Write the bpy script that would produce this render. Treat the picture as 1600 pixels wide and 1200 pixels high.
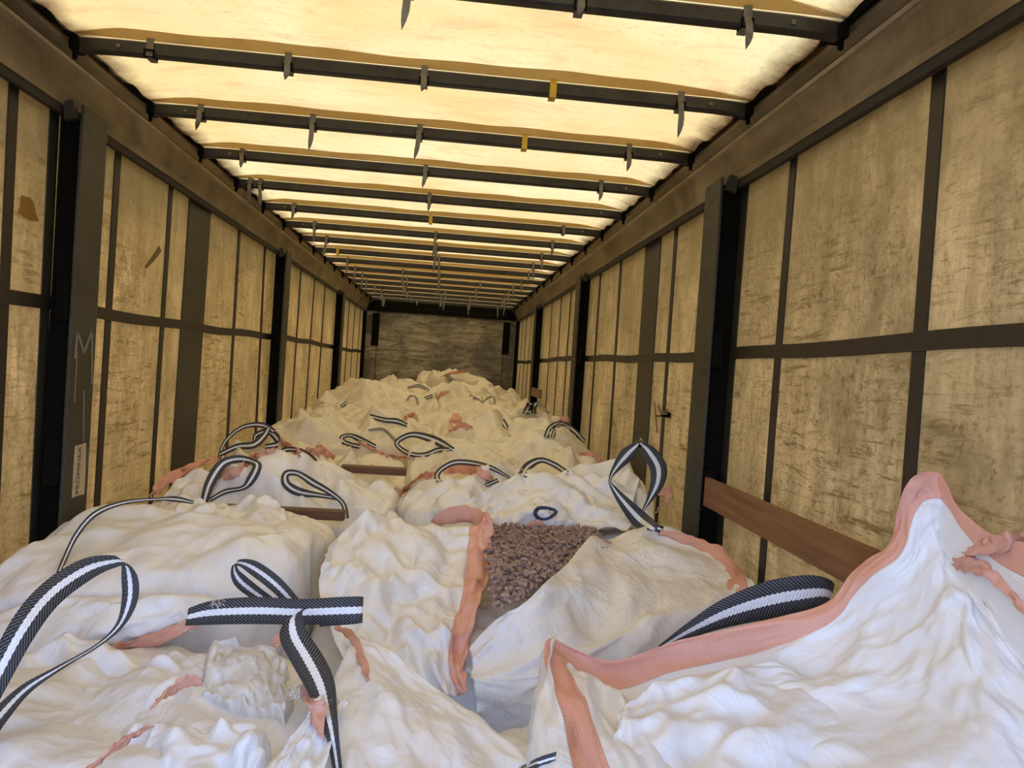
import bpy, bmesh, math, random
import numpy as np
from mathutils import Matrix, Vector

for o in list(bpy.data.objects):
    bpy.data.objects.remove(o)
sc = bpy.context.scene
COL = sc.collection
random.seed(7)
rng = np.random.default_rng(11)

# ------------------------------------------------------------------ camera
F, YAW, PITCH, ROLL = 1202.0, .0847, -.0193, .0671
_f = np.array([math.sin(YAW)*math.cos(PITCH), math.cos(YAW)*math.cos(PITCH), math.sin(PITCH)])
_r = np.array([math.cos(YAW), -math.sin(YAW), 0.0])
_u = np.cross(_r, _f)
CR = math.cos(ROLL)*_r + math.sin(ROLL)*_u
CU = -math.sin(ROLL)*_r + math.cos(ROLL)*_u
CF = _f
CP = np.array([.136, 0.0, 1.70])
cam_d = bpy.data.cameras.new('camera'); cam = bpy.data.objects.new('camera', cam_d); COL.objects.link(cam)
cam_d.sensor_width = 36; cam_d.lens = F/1600*36; cam_d.clip_start = .02; cam_d.clip_end = 200
m = Matrix.Identity(4)
for i in range(3):
    m[i][0], m[i][1], m[i][2], m[i][3] = CR[i], CU[i], -CF[i], CP[i]
cam.matrix_world = m
sc.camera = cam

# ------------------------------------------------------------------ world, sun, exposure
w = bpy.data.worlds.new('sky'); sc.world = w; w.use_nodes = True
bg = w.node_tree.nodes['Background']
_nt = w.node_tree
_tc = _nt.nodes.new('ShaderNodeTexCoord'); _sp = _nt.nodes.new('ShaderNodeSeparateXYZ'); _rp = _nt.nodes.new('ShaderNodeValToRGB')
_nt.links.new(_tc.outputs['Generated'], _sp.inputs[0]); _nt.links.new(_sp.outputs[2], _rp.inputs[0]); _nt.links.new(_rp.outputs[0], bg.inputs[0])
_rp.color_ramp.elements[0].position = 0.0; _rp.color_ramp.elements[0].color = (.66, .78, 1.0, 1)
_rp.color_ramp.elements[1].position = .75; _rp.color_ramp.elements[1].color = (.10, .17, .38, 1)
_e = _rp.color_ramp.elements.new(.28); _e.color = (.36, .50, .90, 1)
bg.inputs[1].default_value = 3.6
sd = bpy.data.lights.new('sun', 'SUN'); sd.energy = 3.3; sd.angle = math.radians(1.5); sd.color = (1, .95, .85)
sun = bpy.data.objects.new('sun', sd); COL.objects.link(sun)
sun.rotation_euler = (math.radians(16), math.radians(-14), 0)
sc.view_settings.view_transform = 'Standard'; sc.view_settings.look = 'None'
sc.view_settings.gamma = 1; sc.view_settings.use_curve_mapping = False
sc.view_settings.exposure = 0.27
cy = sc.cycles
cy.max_bounces = 10; cy.diffuse_bounces = 7; cy.transmission_bounces = 4; cy.glossy_bounces = 3
cy.sample_clamp_indirect = 6; cy.use_denoising = True

# ------------------------------------------------------------------ pixel -> place helpers
def ray(x, y): return CF + CR*(x-800)/F + CU*(600-y)/F
def at(x, y, Y):
    d = ray(x, y); return CP + d*(Y/d[1])
def atX(x, y, X):
    d = ray(x, y); return CP + d*((X-CP[0])/d[0])

# ------------------------------------------------------------------ object helpers
def props(o, label=None, cat=None, group=None, kind=None):
    if label: o['label'] = label
    if cat: o['category'] = cat
    if group: o['group'] = group
    if kind: o['kind'] = kind
    return o
def mesh_obj(name, me, parent=None, mat=None, smooth=True):
    o = bpy.data.objects.new(name, me); COL.objects.link(o)
    if mat is not None and not me.materials: me.materials.append(mat)
    if parent is not None: o.parent = parent
    return o
def empty(name, loc):
    o = bpy.data.objects.new(name, None); o.empty_display_size = .1; COL.objects.link(o)
    o.location = loc
    return o
def place(o, parent):
    """parent keeping world coordinates of a mesh built in world space"""
    o.parent = parent; o.matrix_parent_inverse = Matrix.Translation(-Vector(parent.location))
def pydata(name, V, Fc, mat=None, parent=None, smooth=False, uv=None, pbase=True):
    me = bpy.data.meshes.new(name)
    me.from_pydata([tuple(map(float, v)) for v in V], [], [tuple(map(int, f)) for f in Fc])
    if uv is not None:
        l = me.uv_layers.new(name='UVMap')
        idx = np.zeros(len(me.loops), dtype=np.int32); me.loops.foreach_get('vertex_index', idx)
        l.data.foreach_set('uv', np.asarray(uv, dtype=np.float32)[idx].ravel())
    if smooth: me.polygons.foreach_set('use_smooth', [True]*len(me.polygons))
    me.update()
    o = mesh_obj(name, me, None, mat)
    if parent is not None: place(o, parent)
    return o
class Shape:
    """collects boxes and extrusions, then links them as one mesh"""
    def __init__(s): s.V = []; s.F = []
    def add(s, V, Fc):
        n = len(s.V); s.V += [tuple(v) for v in V]; s.F += [tuple(i+n for i in f) for f in Fc]; return s
    def box(s, a, b):
        (x0, y0, z0), (x1, y1, z1) = a, b
        V = [(x, y, z) for x in (x0, x1) for y in (y0, y1) for z in (z0, z1)]
        return s.add(V, [(0,1,3,2),(4,6,7,5),(0,4,5,1),(2,3,7,6),(0,2,6,4),(1,5,7,3)])
    def prism(s, poly, axis, a, b):
        """closed polygon extruded along axis 0,1,2 from a to b"""
        n = len(poly); V = []
        for t in (a, b):
            for p, q in poly:
                V.append({0: (t, p, q), 1: (p, t, q), 2: (p, q, t)}[axis])
        Fc = [(i, (i+1) % n, n+(i+1) % n, n+i) for i in range(n)] + [tuple(range(n))[::-1], tuple(range(n, 2*n))]
        return s.add(V, Fc)
    def build(s, name, mat, parent=None, bevel=0, smooth=False):
        me = bpy.data.meshes.new(name); bm = bmesh.new()
        vs = [bm.verts.new(v) for v in s.V]
        for f in s.F:
            try: bm.faces.new([vs[i] for i in f])
            except ValueError: pass
        bmesh.ops.recalc_face_normals(bm, faces=bm.faces)
        if bevel:
            bmesh.ops.bevel(bm, geom=bm.edges[:], offset=bevel, segments=2, affect='EDGES', profile=.5)
        bm.to_mesh(me); bm.free()
        if smooth: me.polygons.foreach_set('use_smooth', [True]*len(me.polygons))
        o = mesh_obj(name, me, None, mat)
        if parent is not None: place(o, parent)
        return o

# ------------------------------------------------------------------ node helpers
class NT:
    def __init__(s, name):
        s.m = bpy.data.materials.new(name); s.m.use_nodes = True
        s.t = s.m.node_tree; s.t.nodes.clear()
        s.out = s.n('ShaderNodeOutputMaterial')
    def n(s, typ, **kw):
        nd = s.t.nodes.new(typ)
        for k, v in kw.items():
            if k[0] == 'i' and k[1:].isdigit(): s.put(nd.inputs[int(k[1:])], v)
            elif hasattr(nd, k): setattr(nd, k, v)
            else: s.put(nd.inputs[k.replace('_', ' ')], v)
        return nd
    def put(s, sock, v):
        if isinstance(v, bpy.types.NodeSocket): s.t.links.new(v, sock)
        elif isinstance(v, bpy.types.Node): s.t.links.new(v.outputs[0], sock)
        else:
            try: sock.default_value = v
            except Exception: sock.default_value = (*v, 1)
    def coord(s, which='Object', scale=(1, 1, 1), rot=(0, 0, 0), loc=(0, 0, 0)):
        tc = s.n('ShaderNodeTexCoord')
        return s.n('ShaderNodeMapping', i0=tc.outputs[which], i1=loc, i2=rot, i3=scale).outputs[0]
    def world(s, scale=(1, 1, 1), loc=(0, 0, 0), rot=(0, 0, 0)):
        g = s.n('ShaderNodeNewGeometry')
        return s.n('ShaderNodeMapping', i0=g.outputs['Position'], i1=loc, i2=rot, i3=scale).outputs[0]
    def noise(s, vec, scale, detail=4, rough=.55, dist=0):
        return s.n('ShaderNodeTexNoise', i0=vec, Scale=scale, Detail=detail, Roughness=rough, Distortion=dist).outputs[0]
    def ramp(s, v, pts, mode='LINEAR'):
        r = s.n('ShaderNodeValToRGB', i0=v); cr = r.color_ramp; cr.interpolation = mode
        while len(cr.elements) < len(pts): cr.elements.new(.5)
        for e, (p, c) in zip(cr.elements, pts):
            e.position = p; e.color = (c, c, c, 1) if isinstance(c, (int, float)) else (*c, 1)
        return r.outputs[0]
    def mix(s, f, a, b, blend='MIX'):
        x = s.n('ShaderNodeMix', data_type='RGBA', blend_type=blend)
        s.put(x.inputs[0], f)
        for k, v in ((6, a), (7, b)):
            if isinstance(v, (tuple, list)) and len(v) == 3: v = (*v, 1)
            s.put(x.inputs[k], v)
        return x.outputs[2]
    def math(s, op, a, b=0, c=0):
        x = s.n('ShaderNodeMath', operation=op); s.put(x.inputs[0], a); s.put(x.inputs[1], b); s.put(x.inputs[2], c)
        return x.outputs[0]
    def bump(s, h, strength=.3, dist=.01, normal=None):
        b = s.n('ShaderNodeBump', Strength=strength, Distance=dist, Height=h)
        if normal is not None: s.put(b.inputs['Normal'], normal)
        return b.outputs[0]
    def bsdf(s, **kw): return s.n('ShaderNodeBsdfPrincipled', **kw)
    def done(s, sh):
        s.put(s.out.inputs[0], sh if isinstance(sh, bpy.types.NodeSocket) else sh.outputs[0]); return s.m

def metal(name, col, rough=.5, met=.6, var=.35, scale=8):
    t = NT(name); v = t.world()
    n = t.noise(t.world(scale=(1, .45, 1)), scale, 7, .7, .5); n2 = t.noise(v, scale*.3, 5, .65, .8)
    c = t.mix(t.ramp(n, [(.35, 0), (.7, 1)]), [x*(1-var) for x in col], col)
    c = t.mix(t.ramp(n2, [(.48, 0), (.66, .75)]), c, [x*.35 for x in (col[0], col[1]*.85, col[2]*.65)])
    return t.done(t.bsdf(Base_Color=c, Roughness=t.ramp(n, [(.3, rough-.12), (.7, rough+.15)]), Metallic=met, Normal=t.bump(n, .12, .004)))

def tarp(name, col, trans, dirt, streak=1.0):
    """curtain cloth: cream coated fabric, marks and grime of its own"""
    t = NT(name); v = t.world()
    big = t.noise(v, 1.3, 6, .62, .5); med = t.noise(t.world(scale=(1, 1.4, .8)), 5.0, 7, .72, .4)
    ver = t.noise(t.world(scale=(1, 7, .7)), 2.6, 5, .6, .2)
    clus = t.noise(t.world(loc=(3, 1, 2)), 1.5, 4, .6, .6)
    scr = t.noise(t.world(scale=(1, 1.2, 10), rot=(.10, 0, 0)), 4.2, 8, .82, .35)
    scr2 = t.noise(t.world(scale=(1, 2.2, 16), rot=(-.18, 0, 0)), 5.5, 7, .8, .2)
    vsc = t.noise(t.world(scale=(1, 16, 1.8), rot=(.25, 0, 0)), 4.0, 7, .8, .3)
    spk = t.noise(v, 60, 4, .7)
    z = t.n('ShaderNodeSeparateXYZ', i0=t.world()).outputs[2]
    hi = [min(x*1.16, .95) for x in col]
    c = t.mix(t.ramp(big, [(.32, 0), (.68, 1)]), [x*.62 for x in col], hi)
    c = t.mix(t.ramp(med, [(.36, .8), (.57, 0)]), c, [x*.48 for x in col])
    c = t.mix(t.ramp(ver, [(.38, .55*streak), (.54, 0)]), c, [x*.5 for x in col])
    c = t.mix(t.math('MULTIPLY', t.ramp(scr, [(.515, 0), (.60, .9)]), t.ramp(clus, [(.42, .08), (.56, 1)])), c, dirt)
    c = t.mix(t.math('MULTIPLY', t.ramp(scr2, [(.56, 0), (.64, .9)]), t.ramp(big, [(.45, .2), (.58, 1)])), c, dirt)
    c = t.mix(t.math('MULTIPLY', t.ramp(vsc, [(.56, 0), (.66, .75)]), t.ramp(clus, [(.40, 1), (.56, .15)])), c, dirt)
    c = t.mix(t.ramp(vsc, [(.28, .45), (.36, 0)]), c, [min(1, x*1.4) for x in col])
    c = t.mix(t.math('MULTIPLY', t.ramp(spk, [(.50, 0), (.62, .6)]), t.ramp(med, [(.4, 1), (.6, .2)])), c, dirt)
    blo = t.noise(t.world(loc=(7, 3, 5), scale=(1, 1.1, .7)), 1.9, 6, .68, .5)
    c = t.mix(t.ramp(blo, [(.53, 0), (.68, .85)]), c, [x*.30 for x in col])
    c = t.mix(t.math('MULTIPLY', t.ramp(t.noise(v, 24, 6, .8), [(.54, 0), (.62, .8)]), t.ramp(blo, [(.42, 0), (.58, 1)])), c, dirt)
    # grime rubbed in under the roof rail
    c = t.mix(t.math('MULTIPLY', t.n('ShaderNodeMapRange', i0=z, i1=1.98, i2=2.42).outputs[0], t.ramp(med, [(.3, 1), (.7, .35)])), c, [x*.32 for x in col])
    b = t.bump(t.noise(t.world(scale=(1, 1, .5)), 26, 5, .7), .35, .006)
    d = t.bsdf(Base_Color=c, Roughness=.5, Normal=b)
    tr = t.n('ShaderNodeBsdfTranslucent', Color=t.mix(.6, c, (.98, .68, .28)))
    return t.done(t.n('ShaderNodeMixShader', i0=trans, i1=d.outputs[0], i2=tr.outputs[0]))

def mat_roof():
    t = NT('roof_tarpaulin'); v = t.world()
    a = t.noise(v, 1.2, 5, .6, .8); b = t.noise(t.world(scale=(1, 3, 1)), 4, 6, .7, .5); f = t.noise(v, 55, 4, .6)
    c = t.mix(t.ramp(a, [(.3, 0), (.7, 1)]), (.90, .57, .18), (.96, .75, .32))
    c = t.mix(t.ramp(b, [(.50, 0), (.70, .55)]), c, (.80, .40, .14))
    c = t.mix(t.ramp(f, [(.30, .5), (.44, 0)]), c, (.70, .45, .2))
    # grime along the two long edges where the cloth folds over the rail
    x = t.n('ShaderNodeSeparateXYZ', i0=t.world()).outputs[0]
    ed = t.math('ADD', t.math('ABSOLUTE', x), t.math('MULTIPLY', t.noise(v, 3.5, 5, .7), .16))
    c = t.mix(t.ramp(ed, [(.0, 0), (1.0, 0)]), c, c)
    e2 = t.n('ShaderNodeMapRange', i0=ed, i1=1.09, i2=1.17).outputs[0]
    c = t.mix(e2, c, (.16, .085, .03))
    bm_ = t.bump(t.noise(v, 9, 6, .65, .6), .5, .02)
    d = t.n('ShaderNodeBsdfDiffuse', Color=c, Normal=bm_)
    tr = t.n('ShaderNodeBsdfTranslucent', Color=c, Normal=bm_)
    return t.done(t.n('ShaderNodeMixShader', i0=.55, i1=d.outputs[0], i2=tr.outputs[0]))

def mat_bag(name, col=(.86, .85, .83), dirty=.25, crinkle=.5, trans=.08, rough=.36):
    t = NT(name); v = t.world()
    n1 = t.noise(v, 5, 5, .6, .8); n2 = t.noise(v, 22, 5, .7)
    def ridge(rot, sc_, st):
        q = t.n('ShaderNodeTexNoise', i0=t.world(rot=rot, scale=st), Scale=sc_, Detail=3.0, Roughness=.55, Distortion=.8).outputs[0]
        return t.math('POWER', t.math('SUBTRACT', 1.0, t.math('MULTIPLY', t.math('ABSOLUTE', t.math('SUBTRACT', q, .5)), 2.6)), 4.0)
    r1 = ridge((.3, .5, .7), 7.0, (1, .6, 1)); r2 = ridge((.9, .2, 1.9), 15.0, (1, .5, 1))
    c = t.mix(t.ramp(n1, [(.45, 0), (.75, dirty)]), col, (.50, .42, .33))
    c = t.mix(t.ramp(n2, [(.58, 0), (.72, dirty*.8)]), c, (.36, .30, .24))
    h = t.math('ADD', t.math('MULTIPLY', r1, .5), t.math('MULTIPLY', r2, .16))
    h = t.math('ADD', h, t.math('MULTIPLY', n2, .10))
    b = t.bump(h, crinkle, .02)
    wv = t.n('ShaderNodeTexWave', i0=t.coord('UV'), Scale=160.0, bands_direction='X')
    wu = t.n('ShaderNodeTexWave', i0=t.coord('UV'), Scale=160.0, bands_direction='Y')
    b = t.bump(t.math('ADD', wv.outputs[1], wu.outputs[1]), .06, .001, b)
    d = t.bsdf(Base_Color=c, Roughness=t.ramp(n2, [(.3, rough-.08), (.7, rough+.15)]), Normal=b, Specular_IOR_Level=.6)
    tr = t.n('ShaderNodeBsdfTranslucent', Color=c)
    return t.done(t.n('ShaderNodeMixShader', i0=trans, i1=d.outputs[0], i2=tr.outputs[0]))

def mat_hem():
    t = NT('salmon_hem'); uv = t.coord('UV')
    a = t.n('ShaderNodeTexWave', i0=uv, Scale=70.0, bands_direction='X').outputs[1]
    b = t.n('ShaderNodeTexWave', i0=uv, Scale=70.0, bands_direction='Y').outputs[1]
    ck = t.math('MULTIPLY', a, b)
    n = t.noise(t.world(), 9, 4, .6)
    c = t.mix(t.ramp(ck, [(.15, 0), (.8, .55)]), (.86, .43, .30), (.95, .74, .66))
    c = t.mix(t.ramp(n, [(.5, 0), (.8, .5)]), c, (.93, .66, .55))
    d = t.bsdf(Base_Color=c, Roughness=.45, Normal=t.bump(t.math('ADD', ck, t.noise(t.world(), 30, 4)), .35, .003))
    tr = t.n('ShaderNodeBsdfTranslucent', Color=c)
    return t.done(t.n('ShaderNodeMixShader', i0=.2, i1=d.outputs[0], i2=tr.outputs[0]))

def mat_web():
    """woven lifting strap: black with a white middle stripe; U across, V along in metres"""
    t = NT('striped_webbing'); uv = t.coord('UV')
    s = t.n('ShaderNodeSeparateXYZ', i0=uv)
    d = t.math('ABSOLUTE', t.math('SUBTRACT', s.outputs[0], .5))
    wob = t.math('MULTIPLY', t.math('SINE', t.math('MULTIPLY', s.outputs[1], 500)), .012)
    st = t.n('ShaderNodeMapRange', i0=t.math('ADD', d, wob), i1=.125, i2=.135).outputs[0]
    tw = t.math('SINE', t.math('MULTIPLY', t.math('ADD', t.math('MULTIPLY', t.math('ABSOLUTE', t.math('SUBTRACT', s.outputs[0], .5)), .075), s.outputs[1]), 700))
    th = t.math('SINE', t.math('MULTIPLY', t.math('SUBTRACT', s.outputs[1], t.math('MULTIPLY', s.outputs[0], .05)), 2100))
    tw2 = t.ramp(t.math('MULTIPLY', tw, t.math('ADD', th, .7)), [(.35, 0), (.9, 1)])
    blk = t.mix(tw2, (.012, .013, .018), (.27, .28, .30))
    c = t.mix(st, (.90, .91, .92), blk)
    return t.done(t.bsdf(Base_Color=c, Roughness=.6, Normal=t.bump(tw, .5, .002)))

def mat_wood(name, a, b, axis=1, rough=.6):
    t = NT(name); sc_ = [30, 30, 30]; sc_[axis] = 1.6
    v = t.world(scale=tuple(sc_)); n = t.noise(v, 1.0, 5, .6, .6); n2 = t.noise(t.world(), 5, 4)
    c = t.mix(t.ramp(n, [(.3, 0), (.7, 1)]), a, b)
    c = t.mix(t.ramp(n2, [(.5, 0), (.8, .4)]), c, [x*.5 for x in a])
    return t.done(t.bsdf(Base_Color=c, Roughness=rough, Normal=t.bump(n, .2, .003)))

def flat(name, col, rough=.6, met=0.0):
    t = NT(name); n = t.noise(t.world(), 20, 4)
    c = t.mix(t.ramp(n, [(.3, 0), (.7, 1)]), [x*.8 for x in col], col)
    return t.done(t.bsdf(Base_Color=c, Roughness=rough, Metallic=met))

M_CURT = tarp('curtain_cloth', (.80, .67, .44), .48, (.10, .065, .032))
M_ROOF = mat_roof()
M_BAND = flat('dark_curtain_webbing', (.028, .020, .012), .55)
M_WIDE = flat('dark_wide_band', (.040, .034, .020), .5)
M_RAIL = metal('grimy_aluminium', (.36, .29, .185), .42, .35, .6, 5)
M_GLINT = metal('rail_ridge_highlight', (.55, .46, .32), .4, .4, .3, 9)
M_RAILD = flat('rail_shadow_gap', (.02, .015, .01), .7)
M_POST = metal('green_grey_post', (.060, .052, .032), .55, .2, .4, 6)
M_DARK = flat('black_steel', (.006, .005, .004), .9)
M_DARK.node_tree.nodes['Principled BSDF'].inputs['Specular IOR Level'].default_value = .08
M_BOW = metal('bow_steel', (.055, .050, .042), .45, .5, .4, 20)
M_BUCK = metal('grey_buckle_strap', (.20, .18, .15), .5, .3, .4, 40)
M_YEL = flat('yellow_strap', (.65, .42, .02), .5)
M_BAG = mat_bag('woven_bag', crinkle=.32)
M_BAGC = mat_bag('woven_bag_clean', dirty=.08, crinkle=.22)
M_BAGF = mat_bag('woven_bag_warm_lit', (.84, .77, .62), dirty=.25, crinkle=.4)  # far bags: yellow roof light put into the cloth colour
M_BAGD = mat_bag('woven_bag_stained', (.82, .79, .73), dirty=.6, crinkle=.6)
M_HEM = mat_hem(); M_WEB = mat_web()
M_SLAT = mat_wood('side_board_wood', (.13, .055, .018), (.25, .115, .04), 1)
M_SLATX = mat_wood('cross_board_wood', (.09, .04, .016), (.17, .08, .035), 0)
M_POCK = tarp('pocket_cloth', (.58, .38, .17), .45, (.12, .07, .03))

# ================================================================== STRUCTURE
YB, YE = .25, 12.36
def hash_wave(y, z, ph):
    return (.008*np.sin(y*1.7+ph)*np.sin(z*1.2+ph) + .003*np.sin(y*6.1+z*.6+ph))
def wall_x(s, y, z):
    return s*(1.245 + hash_wave(np.asarray(y, float), np.asarray(z, float), 1.0 if s < 0 else 3.0))
def curtain(s):
    ny, nz = 240, 60
    y = np.linspace(YB, YE, ny); z = np.linspace(.02, 2.56, nz)
    Yg, Zg = np.meshgrid(y, z, indexing='ij'); X = wall_x(s, Yg, Zg)
    V = np.stack([X, Yg, Zg], -1).reshape(-1, 3)
    Fc = [(i*nz+j, (i+1)*nz+j, (i+1)*nz+j+1, i*nz+j+1) for i in range(ny-1) for j in range(nz-1)]
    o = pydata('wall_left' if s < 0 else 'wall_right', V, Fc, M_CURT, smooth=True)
    props(o, kind='structure', label='cream %s curtain wall crossed by dark webbing' % ('left' if s < 0 else 'right'))
    o.modifiers.new('s', 'SOLIDIFY').thickness = .002
    return o
WALL = {s: curtain(s) for s in (-1, 1)}
def strip_v(s, yc, wdt, z0, z1, name, mat, off=.005):
    n = 30; zz = np.linspace(z0, z1, n); V = []
    for z in zz:
        for yy, o_ in ((yc-wdt/2, 0), (yc-wdt/2, off), (yc+wdt/2, off), (yc+wdt/2, 0)):
            V.append((wall_x(s, yy, z)-s*(.002+o_), yy, z))
    Fc = []
    for i in range(n-1):
        for k in range(4): Fc.append((i*4+k, i*4+(k+1) % 4, (i+1)*4+(k+1) % 4, (i+1)*4+k))
    Fc += [(0, 1, 2, 3), (4*n-4, 4*n-3, 4*n-2, 4*n-1)]
    return pydata(name, V, Fc, mat, WALL[s])
def strip_h(s, y0, y1, wdt, name, mat, off=.008):
    n = 120; V = []
    for y in np.linspace(y0, y1, n):
        zc = 1.822 + .012*math.sin(y*.95+1) + .004*math.sin(y*5)
        for dz, o_ in ((-wdt/2, 0), (-wdt/2, off), (wdt/2, off), (wdt/2, 0)):
            V.append((wall_x(s, y, zc)-s*(.002+o_), y, zc+dz))
    Fc = []
    for i in range(n-1):
        for k in range(4): Fc.append((i*4+k, i*4+(k+1) % 4, (i+1)*4+(k+1) % 4, (i+1)*4+k))
    Fc += [(0, 1, 2, 3), (4*n-4, 4*n-3, 4*n-2, 4*n-1)]
    return pydata(name, V, Fc, mat, WALL[s])
for s in (-1, 1):
    for yc in (1.05, 1.74 if s > 0 else 1.80, 2.50, 3.24, 3.83, 5.07, 5.77, 7.12, 7.80, 8.47, 9.95, 10.55, 11.2, 11.85):
        wd = .048 if s > 0 else .05
        strip_v(s, yc, wd, .1, 2.53, 'webbing_strap', M_BAND)
    strip_v(s, 4.26, .34, .1, 2.53, 'wide_band', M_WIDE, .007)
    strip_v(s, 2.98 if s > 0 else 2.75, .20 if s > 0 else .06, .1, 2.53, 'wide_band', M_WIDE, .004)
    strip_h(s, YB, YE-.02, .046, 'cross_strap', M_BAND)

# roof rails
def rail(s, n):
    prof = [(1.192, 2.478), (1.188, 2.500), (1.160, 2.590), (1.152, 2.600), (1.143, 2.604), (1.145, 2.610), (1.112, 2.622),
            (1.106, 2.634), (1.120, 2.640), (1.122, 2.655), (1.30, 2.665), (1.30, 2.478)]
    o = Shape().prism([(s*x, z) for x, z in prof], 1, YB, YE).build('trim_%d' % n, M_RAIL)
    props(o, kind='structure', label='grimy aluminium roof rail along the %s side' % ('left' if s < 0 else 'right'))
    Shape().prism([(s*1.150, 2.598), (s*1.144, 2.601), (s*1.141, 2.606), (s*1.147, 2.609), (s*1.153, 2.604)], 1, YB, YE).build('ridge_highlight', M_GLINT, o)  # lighter metal strip painting the highlight along the rail ridge
    Shape().prism([(s*1.196, 2.478), (s*1.215, 2.478), (s*1.225, 2.455), (s*1.200, 2.452)], 1, YB, YE).build('curtain_track', M_RAILD, o)  # near-black track puts the shadow gap under the rail into colour
    Shape().prism([(s*1.106, 2.640), (s*1.090, 2.636), (s*1.082, 2.650), (s*1.095, 2.668), (s*1.122, 2.662)], 1, YB, YE).build('sliding_channel', M_DARK, o)
    return o
rail(-1, 1); rail(1, 2)

# roof cloth
BOW_Y = [1.923+.614*k for k in range(17)]
def roof():
    nx, ny = 70, 420
    x = np.linspace(-1.16, 1.16, nx); y = np.linspace(YB, YE+.1, ny)
    X, Y = np.meshgrid(x, y, indexing='ij')
    ph = (Y-BOW_Y[0])/.614*2*np.pi
    Z = 2.672 + .012*(1-np.cos(ph))*.5*np.cos(X*1.2)
    edge = np.clip((np.abs(X)-.86)/.26, 0, 1)**2
    Z -= edge*(.030+.022*(1-np.cos(ph))*.5) 
    Z += .004*np.sin(X*9+Y*5)*np.sin(Y*13-X*3) + edge*.008*np.sin(Y*31+X*8)
    Z = np.maximum(Z, 2.652-.02*edge)
    V = np.stack([X, Y, Z], -1).reshape(-1, 3)
    Fc = [(i*ny+j, i*ny+j+1, (i+1)*ny+j+1, (i+1)*ny+j) for i in range(nx-1) for j in range(ny-1)]
    o = pydata('ceiling', V, Fc, M_ROOF, smooth=True)
    props(o, kind='structure', label='glowing yellow translucent tarpaulin roof')
    return o
CEIL = roof()
for yb in BOW_Y:
    n = 60; V = []
    for i, x in enumerate(np.linspace(-1.085, 1.085, n)):
        d = .006*math.sin(x*7+yb*3)+.004*math.sin(x*19+yb)
        V += [(x, yb-.042+d, 2.672), (x, yb-.022+d*.4, 2.655+d*.3), (x, yb-.0165, 2.648)]
    Fc = []
    for i in range(n-1):
        for k in range(2): Fc.append((i*3+k, (i+1)*3+k, (i+1)*3+k+1, i*3+k+1))
    pydata('tarp_pocket', V, Fc, M_POCK, CEIL, smooth=True)

# floor, and unseen ground outside added to cut sky light from below
t_ = Shape()
fl = Shape().box((-1.27, YB, -.12), (1.27, YE+.05, -.03)).build('floor', M_SLATX); props(fl, kind='structure', label='brown plywood trailer floor')
for k in range(6):
    a = -1.26+k*.42
    Shape().box((a+.002, YB, -.03), (a+.418, YE, 0)).build('floor_plank', M_SLATX, fl)

gr = Shape().box((-40, -40, -1.35), (40, 40, -1.25)).build('ground', flat('asphalt', (.10, .10, .10), .9)); props(gr, kind='structure', label='unseen dark ground outside, added to cut low sky light')
# headboard
M_PLY = None
def mat_ply():
    t = NT('weathered_headboard'); v = t.world(scale=(1, 1, 5)); 
    a = t.noise(v, 3.0, 7, .75, .7); b = t.noise(t.world(), 1.6, 5, .6, .6); f = t.noise(t.world(scale=(.6, 1, 9)), 8, 5, .8, .4)
    c = t.mix(t.ramp(a, [(.38, 0), (.62, 1)]), (.12, .10, .068), (.46, .41, .30))
    z = t.n('ShaderNodeSeparateXYZ', i0=t.world()).outputs[2]
    c = t.mix(t.ramp(b, [(.44, 0), (.58, .75)]), c, (.085, .072, .05))
    c = t.mix(t.ramp(f, [(.56, 0), (.66, .8)]), c, (.040, .034, .024))
    c = t.mix(t.ramp(f, [(.28, .5), (.36, 0)]), c, (.42, .38, .30))
    return t.done(t.bsdf(Base_Color=c, Roughness=.55, Normal=t.bump(f, .3, .01)))
M_PLY = mat_ply()
hb = Shape().box((-1.27, YE+.02, -.1), (1.27, YE+.08, 2.66)).build('wall_front', M_DARK)
props(hb, kind='structure', label='weathered grey headboard at the far end')
for a, b in ((-1.20, -1.015), (-1.005, 1.005), (1.015, 1.20)):
    Shape().box((a, YE, 0), (b, YE+.02, 2.478)).build('plywood_panel', M_PLY, hb, .003)
for a in (-1.04, 1.04):
    Shape().box((a-.055, YE-.03, 1.93), (a+.055, YE, 2.44)).build('corner_bracket', M_DARK, hb, .004)
tr = Shape().prism([(YE-.05, 2.478), (YE-.05, 2.545), (YE+.02, 2.56), (YE+.02, 2.478)], 0, -1.2, 1.2).build('trim_3', M_DARK)
props(tr, kind='structure', label='black header beam above the headboard')
for s, n in ((-1, 4), (1, 5)):
    o = Shape().box((s*1.19, YE-.10, 0), (s*1.24, YE+.02, 2.48)).build('trim_%d' % n, M_DARK, bevel=.005)
    props(o, kind='structure', label='black corner post of the headboard, %s side' % ('left' if s < 0 else 'right'))

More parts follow.
